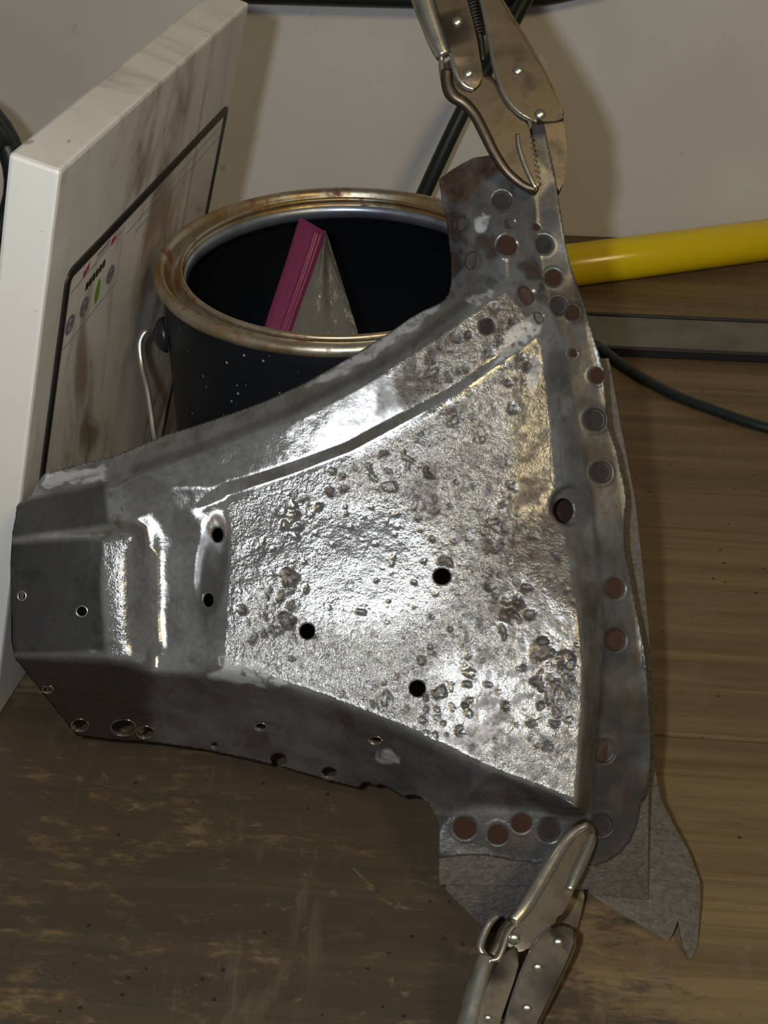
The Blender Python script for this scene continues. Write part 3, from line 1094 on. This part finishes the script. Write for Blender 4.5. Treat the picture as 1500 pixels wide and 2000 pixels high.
crat += [(950, 638, 16), (1000, 555, 10), (940, 856, 13), (885, 823, 14), (915, 765, 10), (990, 748, 9), (1000, 800, 11), (568, 1128, 13), (555, 1215, 18), (705, 1195, 8), (755, 1360, 16), (880, 1100, 10), (1010, 1175, 14), (990, 1200, 13), (1035, 1200, 12), (985, 1235, 15), (1060, 1270, 17), (1105, 1290, 17), (1080, 1340, 20), (1050, 1330, 15), (1110, 1330, 13), (968, 1065, 17), (960, 1020, 12), (1000, 950, 12), (760, 950, 11), (650, 920, 9)]
band = poly_sdf(GX, GY, [(760, 720), (900, 625), (985, 570), (1040, 632), (900, 745), (790, 805)])
pitm = np.maximum(facem, smooth01(band, 10, -10))
WX, WY = 9 * (fbm(GX, GY, 11, 101, 3) - .5), 9 * (fbm(GX, GY, 11, 111, 3) - .5)
for cx, cy, r in crat:
    c0, c1 = np.searchsorted(gx, [cx - 2.2 * r, cx + 2.2 * r])
    r0, r1 = np.searchsorted(gy, [cy - 2.2 * r, cy + 2.2 * r])
    if c1 <= c0 or r1 <= r0:
        continue
    xs, ys = GX[r0:r1, c0:c1], GY[r0:r1, c0:c1]
    ecc = 1 + .35 * math.sin(cx * 7.1)
    q = np.hypot((xs + WX[r0:r1, c0:c1] * (.5 + r / 9) - cx) * ecc, (ys + WY[r0:r1, c0:c1] * (.5 + r / 9) - cy)) / r
    pm = pitm[r0:r1, c0:c1]
    dep = min(.010 + .0040 * r, .06)
    Z[r0:r1, c0:c1] += pm * (dep * smooth01(q, 1.15, .30) - .12 * dep * np.exp(-((q - 1.3) / .3) ** 2))
    pitmap[r0:r1, c0:c1] = np.maximum(pitmap[r0:r1, c0:c1], pm * smooth01(q, 1.15, .5) * min(1, r / 9))
rough_n = fbm(GX, GY, 26, 31, 4)
centre = smooth01(np.hypot((GX - 700) / 210, (GY - 1110) / 130), 1.2, .6)
Z += pitm * (1 - .8 * centre) * .055 * (rough_n - .5) * smooth01(fbm(GX, GY, 140, 37, 2), .35, .6)

# --- wear layers; the scale layer also carries painted shade
n_big, n_mid, n_fine = fbm(GX, GY, 120, 51, 4), fbm(GX, GY, 40, 57, 4), fbm(GX, GY, 14, 63, 3)


def patch(poly, edge=10, wob=22, seed=70):
    return smooth01(poly_sdf(GX, GY, poly) + wob * (fbm(GX, GY, 26, seed, 3) - .5) * 2, edge * .5, -edge * .5)


scale_shade_m = np.zeros(GX.shape)  # dark layer: real scale, with shade painted into some areas
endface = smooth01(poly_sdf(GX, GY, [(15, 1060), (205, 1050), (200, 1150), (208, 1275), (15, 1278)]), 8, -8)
scale_shade_m = np.maximum(scale_shade_m, 1.0 * endface)  # near-black end face: dark steel plus shade put into the colour
scale_shade_m = np.maximum(scale_shade_m, .85 * smooth01(poly_sdf(GX, GY, [(15, 990), (60, 972), (205, 945), (215, 1025), (15, 1052)]), 8, -8))  # strip above the end box, shade painted in the same way
lower = smooth01(poly_sdf(GX, GY, [(10, 1280), (240, 1296), (300, 1318), (420, 1322), (520, 1335), (640, 1376), (800, 1440), (960, 1518), (1120, 1585), (900, 1570), (860, 1620), (700, 1560), (100, 1460)]), 8, -10)
scale_shade_m = np.maximum(scale_shade_m, lower * (.10 + .35 * smooth01(n_big, .35, .65)))  # painted shade of the lower wall, which folds away from the flash
scale_shade_m = np.maximum(scale_shade_m, lower * .9 * smooth01(GX, 330, 270))  # deeper painted shade at its left end, below the end box
flange = smooth01(poly_sdf(GX, GY, [(1075, 600), (1092, 650), (1150, 960), (1177, 1250), (1150, 1595), (850, 1590), (840, 1700), (1290, 1700), (1290, 1200), (1120, 480), (1070, 230), (1030, 260), (1045, 480)]), 6, -6)
scale_shade_m = np.maximum(scale_shade_m, flange * (.50 + .45 * smooth01(n_big, .35, .7)))
neck = smooth01(poly_sdf(GX, GY, [(840, 350), (960, 290), (1045, 230), (1050, 480), (1075, 600), (1000, 560), (880, 590)]), 8, -8)
scale_shade_m = np.maximum(scale_shade_m, neck * (.40 + .5 * smooth01(n_mid, .4, .65)))
scale_shade_m = np.maximum(scale_shade_m, .5 * smooth01(line_dist(GX, GY, [(262, 918), (440, 854), (560, 806), (700, 735), (800, 674), (890, 606), (930, 575)]), 16, 3))  # shade painted along the groove above the band
scale_shade_m = np.maximum(scale_shade_m, .6 * smooth01(rr_, 1.25, .9))  # recess round the big hole, its shade put into the colour
scale_shade_m = np.maximum(scale_shade_m, .65 * smooth01(ov_, 1.05, .8))  # painted shade in the oval pocket
scale_shade_m = np.maximum(scale_shade_m, .55 * smooth01(line_dist(GX, GY, [(1092, 700), (1110, 800), (1128, 880), (1140, 960), (1150, 1100), (1160, 1200)]), 42, 8) * smooth01(n_mid, .3, .6))  # painted shadow on the face's side wall, turned from the flash
scale_shade_m = np.maximum(scale_shade_m, .75 * pitmap * smooth01(n_fine, .3, .6))
rust_m = np.maximum(neck * .75 * smooth01(poly_sdf(GX, GY, [(850, 345), (960, 300), (1000, 320), (950, 350), (905, 400), (870, 380)]), 14, -8), .7 * smooth01(n_fine, .74, .82) * smooth01(n_mid, .54, .64))
rust_m = np.maximum(rust_m, .55 * pitmap * smooth01(n_mid, .42, .62))
rust_m = np.maximum(rust_m, .8 * smooth01(np.hypot((GX - 423) / 22, (GY - 1030) / 30), 1.1, .7) * smooth01(n_fine, .3, .55))
rust_m = np.maximum(rust_m, .45 * neck * smooth01(n_mid, .52, .66))
rust_m = np.maximum(rust_m, lower * (.22 + .35 * smooth01(n_mid, .56, .72)))
rust_m = np.maximum(rust_m, pitm * smooth01(GX, 640, 900) * (.10 + .45 * smooth01(n_big, .42, .68) * smooth01(n_mid, .38, .6)))
rust_m = np.maximum(rust_m, .25 * flange * smooth01(n_mid, .45, .65))
rust_m = np.maximum(rust_m, .7 * smooth01(line_dist(GX, GY, [(215, 950), (228, 1010), (232, 1040), (90, 1054)]), 10, 2) * smooth01(n_fine, .35, .6))
bandr = smooth01(poly_sdf(GX, GY, [(640, 790), (800, 700), (900, 632), (930, 640), (920, 720), (800, 795), (690, 850)]), 30, -25)
scale_shade_m = np.maximum(scale_shade_m, bandr * (.25 + .5 * smooth01(n_mid, .40, .62)))
scale_shade_m = np.maximum(scale_shade_m, pitm * smooth01(GX, 760, 1000) * .55 * smooth01(n_fine, .50, .66))
fill_m = np.zeros(GX.shape)
for i, pl in enumerate(([(428, 1286), (480, 1282), (530, 1302), (566, 1335), (545, 1345), (470, 1335), (405, 1318), (432, 1308)],
                        [(985, 676), (1005, 634), (1040, 615), (1068, 622), (1050, 652), (1000, 690), (960, 722), (945, 735)],
                        [(1034, 705), (1046, 690), (1060, 705), (1052, 745), (1040, 770), (1030, 755)],
                        [(690, 690), (760, 648), (800, 605), (850, 588), (862, 596), (830, 630), (790, 655), (735, 692), (700, 715), (640, 745), (600, 755)],
                        [(735, 1468), (760, 1464), (785, 1480), (780, 1494), (750, 1492), (732, 1482)],
                        [(912, 572), (940, 566), (975, 560), (960, 582), (930, 592), (908, 588)],
                        [(925, 425), (945, 405), (958, 430), (945, 460), (930, 455)],
                        [(78, 948), (95, 922), (150, 912), (200, 908), (205, 935), (160, 942), (120, 948), (90, 955)])):
    fill_m = np.maximum(fill_m, (.92 if i != 3 else .8) * patch(pl, 5, 9 if i < 5 else 14, 80 + i))
fill_m *= 1 - .8 * smooth01(n_fine, .62, .70)
pink = patch([(70, 948), (95, 918), (210, 900), (215, 935), (120, 950), (85, 962)], 8, 10, 95)
relief = .06 + .94 * pitm * (1 - .70 * centre) * (.35 + .65 * smooth01(fbm(GX, GY, 150, 37, 2), .30, .58))
relief = np.maximum(relief, .55 * smooth01(poly_sdf(GX, GY, [(200, 1060), (275, 1045), (290, 1290), (215, 1285)]), 8, -8))
relief = np.maximum(relief, .5 * neck * smooth01(n_mid, .4, .6))
relief = np.maximum(relief, .35 * smooth01(poly_sdf(GX, GY, [(850, 1590), (1140, 1590), (1140, 1690), (850, 1690)]), 8, -8))
relief *= 1 - .8 * fill_m

# --- trim to the outline and holes, snapping the rim onto them
wob = np.array(OUT, float)
sdf = poly_sdf(GX, GY, OUT)
for x, y, ra, rb in HOLES:
    q = np.hypot((GX - x) / ra, (GY - y) / rb)
    sdf = np.maximum(sdf, (1 - q) * min(ra, rb))
keep = sdf < .45 * CELL
quad = keep[:-1, :-1] & keep[1:, :-1] & keep[:-1, 1:] & keep[1:, 1:]
cnt = np.zeros(GX.shape, int)
for dy_ in (0, 1):
    for dx_ in (0, 1):
        cnt[dy_:dy_ + quad.shape[0], dx_:dx_ + quad.shape[1]] += quad
used = cnt > 0
rim_ = used & (cnt < 4)
sgy, sgx = np.gradient(sdf, CELL)
gl = np.maximum(np.hypot(sgx, sgy), .3)
mv = np.clip(sdf, -1.3 * CELL, CELL)
SX = np.where(rim_, GX - mv * sgx / gl ** 2, GX)
SY = np.where(rim_, GY - mv * sgy / gl ** 2, GY)
idx = -np.ones(GX.shape, int)
idx[used] = np.arange(used.sum())
zgy, zgx = np.gradient(Zs, CELL)
Zr = np.where(rim_, Z + zgx * (SX - GX) + zgy * (SY - GY), Z)
dep_ = D0 + Zr[used] / 100
ux, uy = (SX[used] - 750) / FPX, (SY[used] - 1000) / FPX
pts3 = np.array(CAM)[None] + dep_[:, None] * (ux[:, None] * np.array(CR) + uy[:, None] * np.array(CD) + np.array(CF)) - np.array(brk.location)
r_, c_ = np.nonzero(quad)
faces = np.stack([idx[r_, c_], idx[r_ + 1, c_], idx[r_ + 1, c_ + 1], idx[r_, c_ + 1]], 1)
me = bpy.data.meshes.new('panel')
me.from_pydata(pts3.tolist(), [], faces.tolist())
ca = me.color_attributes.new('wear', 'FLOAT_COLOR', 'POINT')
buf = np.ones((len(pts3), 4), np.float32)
buf[:, 0], buf[:, 1], buf[:, 2] = np.clip(rust_m[used], 0, 1), np.clip(scale_shade_m[used], 0, 1), np.clip(fill_m[used], 0, 1)
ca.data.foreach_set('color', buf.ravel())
fa = me.attributes.new('relief', 'FLOAT', 'POINT')
fa.data.foreach_set('value', np.clip(relief[used], 0, 1).astype(np.float32))
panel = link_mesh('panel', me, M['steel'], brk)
sm_ = panel.modifiers.new('sheet_thickness', 'SOLIDIFY')
sm_.thickness = .0013
sm_.offset = -1
panel['label'] = 'pressed steel shell, pitted and half sanded, with drilled holes'


def panel_at(x, y):
    c0 = int(np.clip(round((x - gx[0]) / CELL), 2, len(gx) - 3))
    r0 = int(np.clip(round((y - gy[0]) / CELL), 2, len(gy) - 3))
    zz = np.median(Z[r0 - 2:r0 + 3, c0 - 2:c0 + 3])
    k_ = 5
    zr_, zl_ = Zl[r0, min(c0 + k_, len(gx) - 1)], Zl[r0, c0 - k_]
    zd_, zu_ = Zl[min(r0 + k_, len(gy) - 1), c0], Zl[r0 - k_, c0]
    d_ = D0 + zz / 100
    step = 2 * k_ * CELL * d_ / FPX
    nx, ny = float((zr_ - zl_) / 100 / step), float((zd_ - zu_) / 100 / step)
    d_ = float(d_)
    return P(x, y, d_), (nx * CR + ny * CD - CF).normalized(), d_


disc_mesh = {'r': dome_mesh('weld_disc_rust', 1, .10, 22, 4, M['rust_disc'], .03), 's': dome_mesh('weld_disc_steel', 1, .16, 22, 4, M['steel_disc'], .06)}
for i, (x, y, r, k) in enumerate(WELDS):
    pos, nrm, d_ = panel_at(x, y)
    R0 = r * .98 * d_ / FPX
    put_disc('spot_weld', disc_mesh[k], pos + nrm * .0006, nrm, brk, (R0, R0, R0), i * 1.3)

# dark inside of the big locating hole: a short rusty sleeve behind it
pos, nrm, d_ = panel_at(1112, 985)
bm = bmesh.new()
ang = [2 * math.pi * i / 28 for i in range(28)]
cx_ = P(1101, 997, d_)
ra, rb = 20 * d_ / FPX, 24 * d_ / FPX
v0 = [bm.verts.new(cx_ + CR * ra * math.cos(t) + CD * rb * math.sin(t)) for t in ang]
v1 = [bm.verts.new(cx_ + CF * .011 + CR * .0026 + CR * ra * math.cos(t) + CD * rb * math.sin(t)) for t in ang]
for i in range(28):
    bm.faces.new((v0[i], v0[(i + 1) % 28], v1[(i + 1) % 28], v1[i]))
bm.faces.new(v1)
from_bm('hole_sleeve', bm, M['hole'], brk, smooth=False, origin=brk.location)['label'] = 'rusty sleeve inside the large hole'

# bright burr rings round some drilled holes
for x, y, ra, rb in ((93, 1346, 10.5, 7.5), (160, 1194, 11, 10.5), (43, 1164, 8, 9), (156, 1416, 17, 12), (241, 1421, 25, 16), (284, 1430, 18, 12), (733, 1446, 13, 7.5), (509, 1420, 12, 8)):
    pos, nrm, d_ = panel_at(x, y)
    bm = bmesh.new()
    path = []
    for i in range(25):
        t = 2 * math.pi * i / 24
        q, _, _ = panel_at(x + ra * math.cos(t), y + rb * math.sin(t))
        path.append(q)
    # smooth plane fit keeps the ring on the sheet
    c_m = sum(path, Vector()) / len(path)
    tube(bm, path, .00032, 6, cap=False)
    from_bm('hole_burr', bm, M['nickel'], brk, origin=brk.location)


def sheet_part(name, pts, mat, thick, label, sub=3):
    """flat-ish steel sheet through (photo x, y, depth) points"""
    q = catmull([(x, y, d * 1000) for x, y, d in pts], sub, True) if sub > 1 else [Vector((x, y, d * 1000)) for x, y, d in pts]
    bm = bmesh.new()
    f_ = [bm.verts.new(P(v.x, v.y, v.z / 1000)) for v in q]
    bmesh.ops.triangulate(bm, faces=[bm.faces.new(f_)], ngon_method='BEAUTY')
    ret = bmesh.ops.extrude_face_region(bm, geom=bm.faces[:])
    bmesh.ops.translate(bm, verts=[v for v in ret['geom'] if isinstance(v, bmesh.types.BMVert)], vec=CF * thick)
    o = from_bm(name, bm, mat, brk, smooth=False, origin=brk.location)
    o['label'] = label
    return o


def plane_d(y0, d0, y1, d1_):
    b_ = (1 / d1_ - 1 / d0) / (y1 - y0)
    return lambda y: 1 / (1 / d0 + b_ * (y - y0))


pd = plane_d(1600, .5335, 1757, .5318)
sheet_part('backing_plate', [(x, y, pd(y)) for x, y in ((857, 1640), (1000, 1600), (1180, 1545), (1267, 1536), (1266, 1600), (1266, 1700), (1266, 1757), (1215, 1752), (1175, 1749), (1150, 1737), (1120, 1737), (1060, 1731), (960, 1729), (858, 1728))], M['old_steel'], .0014, 'narrow steel strip showing below the shell', 1)
pd = plane_d(1500, .556, 1870, .5268)
sheet_part('rear_foot', [(x, y, pd(y)) for x, y in ((1160, 1500), (1279, 1500), (1290, 1560), (1316, 1612), (1346, 1665), (1367, 1722), (1368, 1760), (1362, 1850), (1352, 1868), (1346, 1874), (1334, 1850), (1328, 1820), (1324, 1798), (1316, 1820), (1306, 1838), (1270, 1818), (1240, 1800), (1172, 1761), (1150, 1740))], M['old_steel'], .0014, 'dull grey rear sheet flaring out to a torn foot', 1)
pd = plane_d(1500, .556, 700, .5595)
sheet_part('rear_wall', [(x, y, pd(y)) for x, y in ((1150, 700), (1189, 700), (1212, 830), (1240, 975), (1253, 1090), (1264, 1200), (1273, 1300), (1277, 1400), (1279, 1500), (1160, 1500))], M['old_steel'], .0014, 'dull grey rear sheet showing as a narrow strip beside the flange', 1)
pd = plane_d(1700, .5352, 1822, .5340)
sheet_part('rear_tongue', [(x, y, pd(y)) for x, y in ((872, 1705), (1090, 1705), (1060, 1760), (1000, 1815), (962, 1822), (935, 1802), (900, 1768), (870, 1736))], M['old_steel'], .0014, 'brownish tongue of sheet pointing down behind the strip', 1)

# ------------------------------------------------------------------ locking pliers
RIVET = dome_mesh('rivet_head', 1, .55, 20, 5, M['nickel'])


def rivet(x, y, r, d, parent):
    put_disc('rivet', RIVET, P(x, y, d), -CF, parent, [r * d / FPX] * 3)


def spring(parent, p0, p1, rpx, dfun, turns, wire, mat):
    a_, b_ = Vector((*p0, 0)), Vector((*p1, 0))
    path = []
    ax = (P(*p1, dfun(*p1)) - P(*p0, dfun(*p0)))
    A0 = P(*p0, dfun(*p0))
    t_ = ax.normalized()
    u_ = t_.orthogonal().normalized()
    v_ = t_.cross(u_)
    rad = rpx * dfun(*p0) / FPX
    n_ = turns * 12
    for i in range(n_ + 1):
        ph = 2 * math.pi * i / 12
        path.append(A0 + ax * (i / n_) + rad * (math.cos(ph) * u_ + math.sin(ph) * v_))
    bm = bmesh.new()
    tube(bm, path, wire, 6)
    return from_bm('spring', bm, mat, parent, origin=parent.location)


# upper pliers, gripping the top of the flange
du = lambda x, y: .5135 + (y - 370) * -8e-6
up = thing('locking_pliers', P(1050, 370, .524), 'nickel-plated locking pliers clamped on the top corner of the bracket', 'pliers')
ND, NB = M['nickel_dull'], M['nickel']
px_slab('fixed_jaw', [(1040, 215), (1075, 205), (1098, 228), (1106, 280), (1108, 310), (1103, 345), (1093, 377), (1083, 352), (1075, 310), (1064, 262)], lambda x, y: .5302, .010, ND, up, .0012)
px_slab('moving_jaw', [(870, 120), (890, 118), (905, 150), (938, 150), (962, 148), (988, 188), (1010, 212), (1030, 232), (1036, 262), (1044, 300), (1054, 350), (1052, 372), (1040, 376), (1012, 358), (987, 335), (964, 300), (946, 262), (926, 226), (902, 203), (882, 194), (868, 178), (862, 150)], lambda x, y: du(x, y) + .0012, .0045, ND, up, .0010)
px_tube('jaw_rim', [(872, 138), (874, 165), (886, 188), (908, 203), (928, 226), (947, 262), (965, 298), (990, 335), (1022, 362), (1046, 371)], [12, 12, 12, 11, 11, 10, 9, 7], lambda x, y: du(x, y) + .0014, M['nickel_dull'], up, 1.0)
px_tube('jaw_groove', [(1011, 262), (1013, 285), (1024, 320), (1040, 356), (1047, 368)], [4, 5, 5, 4], lambda x, y: du(x, y) + .0009, NB, up)
# teeth on the moving jaw
for i in range(9):
    f0 = i / 8
    x, y = 1039 + 15 * f0, 270 + 88 * f0
    bmt = bmesh.new()
    c0 = P(x, y, du(x, y) + .0012)
    s_ = .0009
    vv = [bmt.verts.new(c0 + a_ * CR * s_ + b_ * CD * s_ + e_ * CF * .004) for e_ in (0, 1) for a_, b_ in ((-1, -1), (1, 0), (-1, 1))]
    bmt.faces.new(vv[:3])
    bmt.faces.new(vv[3:])
    for q0, q1 in ((0, 1), (1, 2), (2, 0)):
        bmt.faces.new((vv[q0], vv[q1], vv[q1 + 3], vv[q0 + 3]))
    from_bm('tooth', bmt, M['screw'], up, smooth=False, origin=up.location)
px_tube('adjusting_screw', [(880, -170), (905, -60), (925, 30), (938, 75), (944, 120)], [12, 13, 13, 7, 6], lambda x, y: du(x, y) + .004, M['screw'], up)
spring(up, (903, -70), (936, 68), 15, lambda x, y: du(x, y) + .004, 22, .0005, M['screw'])
px_slab('handle_plate', [(800, -170), (872, -170), (897, -60), (915, 10), (928, 60), (937, 110), (942, 145), (937, 166), (922, 175), (903, 166), (890, 146), (885, 122), (880, 98), (862, 40), (846, -10), (820, -90)], lambda x, y: du(x, y) - .0016, .0018, ND, up, .0006)
px_tube('handle_spine', [(776, -170), (800, -90), (822, -20), (838, 30), (855, 80), (868, 110)], [26, 26, 25, 23, 20, 17], lambda x, y: du(x, y) + .002, NB, up, .8)
px_tube('handle_fork', [(862, 112), (864, 140), (872, 172), (888, 192)], [6, 7, 7, 5], lambda x, y: du(x, y) + .0028, NB, up)
px_tube('fork_edge', [(882, 104), (886, 128), (894, 150), (908, 167), (926, 175)], [5, 6, 6, 4], lambda x, y: du(x, y) - .0008, NB, up)
px_slab('body_plate', [(900, -170), (945, -170), (957, -60), (976, 0), (1010, 55), (1036, 98), (1062, 142), (1083, 188), (1099, 226), (1099, 234), (1075, 237), (1050, 236), (1030, 228), (1012, 216), (994, 196), (980, 170), (968, 130), (958, 80), (946, 20), (930, -50)], lambda x, y: du(x, y) - .002, .0022, ND, up, .0007, 2)
px_tube('body_edge', [(912, -120), (930, -50), (946, 20), (958, 80), (968, 130), (980, 170), (994, 196), (1012, 216), (1030, 228), (1050, 236)], 6.5, lambda x, y: du(x, y) - .0006, NB, up)
px_slab('body_back_plate', [(912, -170), (950, -170), (965, -60), (984, 0), (1018, 55), (1065, 135), (1096, 205), (1098, 228), (1050, 230), (1012, 210), (980, 160), (960, 80), (935, -50)], lambda x, y: du(x, y) + .0105, .0018, ND, up, .0005, 2)
for x, y, r in ((893, 42, 10.5), (915, 143, 10.5), (1012, 138, 10.5)):
    rivet(x, y, r, du(x, y) - (.0016 if x < 950 else .002), up)
rivet(1055, 223, 11, du(0, 223) - .0022, up)

# lower pliers, gripping the bottom tab and lying towards the viewer
dl = lambda x, y: .5185 - (y - 1620) * 9.6e-5
lo = thing('locking_pliers', P(1150, 1620, .525), 'nickel-plated locking pliers clamped on the bottom tab, resting on the bench', 'pliers')
px_slab('moving_jaw', [(1122, 1618), (1148, 1604), (1166, 1622), (1162, 1650), (1146, 1690), (1128, 1725), (1112, 1760), (1092, 1795), (1068, 1815), (1048, 1845), (1016, 1862), (990, 1850), (985, 1815), (1008, 1782), (1034, 1742), (1062, 1694), (1090, 1650)], lambda x, y: dl(x, y) + .0002, .0050, ND, lo, .0010)
px_tube('jaw_rim', [(1148, 1611), (1122, 1626), (1098, 1652), (1072, 1694), (1046, 1740), (1022, 1778), (1004, 1800)], [7, 11, 14, 15, 15, 15, 13], lambda x, y: dl(x, y) - .0004, NB, lo, .6)
px_tube('jaw_ridge', [(1159, 1628), (1146, 1660), (1128, 1700), (1112, 1740)], [5, 9, 10, 8], lambda x, y: dl(x, y) - .0006, NB, lo, .7)
px_slab('fixed_jaw', [(1108, 1735), (1128, 1724), (1142, 1740), (1136, 1778), (1124, 1820), (1100, 1850), (1070, 1830), (1084, 1790)], lambda x, y: .5372 - max(0, y - 1740) * 1.1e-4, .007, ND, lo, .0010)
px_tube('adjusting_screw', [(905, 2240), (945, 2090), (972, 1990), (988, 1930), (1004, 1880)], [11, 10, 9, 6, 5], lambda x, y: dl(x, y) + .004, M['screw'], lo)
spring(lo, (948, 2080), (973, 1985), 11, lambda x, y: dl(x, y) + .003, 14, .0005, NB)
px_slab('handle_plate', [(975, 1872), (1004, 1850), (1014, 1868), (1008, 1902), (994, 1945), (980, 1985), (968, 2030), (940, 2130), (915, 2240), (868, 2240), (905, 2100), (928, 2000), (950, 1930)], lambda x, y: dl(x, y) - .0018, .0018, ND, lo, .0006, 2)
px_tube('handle_spine', [(951, 1868), (941, 1905), (924, 1970), (905, 2050), (880, 2150), (858, 2240)], [20, 23, 26, 28, 28, 28], lambda x, y: dl(x, y) + .001, NB, lo, .8)
px_tube('handle_fork', [(950, 1872), (938, 1852), (944, 1826), (956, 1802), (972, 1788)], [8, 9, 9, 9, 6], lambda x, y: dl(x, y) + .0002, NB, lo)
px_tube('knuckle', [(962, 1868), (975, 1846), (984, 1822), (996, 1800)], [13, 14, 13, 10], lambda x, y: dl(x, y) + .0012, ND, lo, .8)
px_tube('fork_edge', [(958, 1876), (972, 1872), (982, 1852), (990, 1828), (1002, 1810), (1012, 1806)], [5, 6, 7, 7, 6, 4], lambda x, y: dl(x, y) - .0014, NB, lo)
px_slab('body_plate', [(1078, 1814), (1100, 1806), (1122, 1816), (1120, 1842), (1098, 1895), (1066, 1962), (1042, 2012), (1012, 2100), (975, 2240), (925, 2240), (958, 2100), (985, 2010), (1004, 1945), (1022, 1895), (1042, 1852), (1058, 1830)], lambda x, y: dl(x, y) - .0030, .0022, ND, lo, .0007, 2)
px_tube('body_edge', [(1078, 1816), (1058, 1832), (1042, 1854), (1022, 1897), (1004, 1947), (985, 2012), (958, 2102), (930, 2220)], 6.5, lambda x, y: dl(x, y) - .0014, NB, lo)
px_slab('body_back_plate', [(1080, 1818), (1100, 1810), (1128, 1820), (1124, 1850), (1100, 1905), (1068, 1972), (1046, 2022), (980, 2240), (935, 2240), (990, 2015), (1010, 1945), (1045, 1858)], lambda x, y: dl(x, y) + .0085, .0018, ND, lo, .0005, 2)
for x, y in ((1090, 1842), (1050, 1891), (1029, 1971)):
    rivet(x, y, 10.5, dl(x, y) - .0030, lo)
rivet(1004, 1834, 12, dl(1004, 1834) - .0012, lo)
rivet(953, 1990, 9, dl(953, 1990) - .0018, lo)
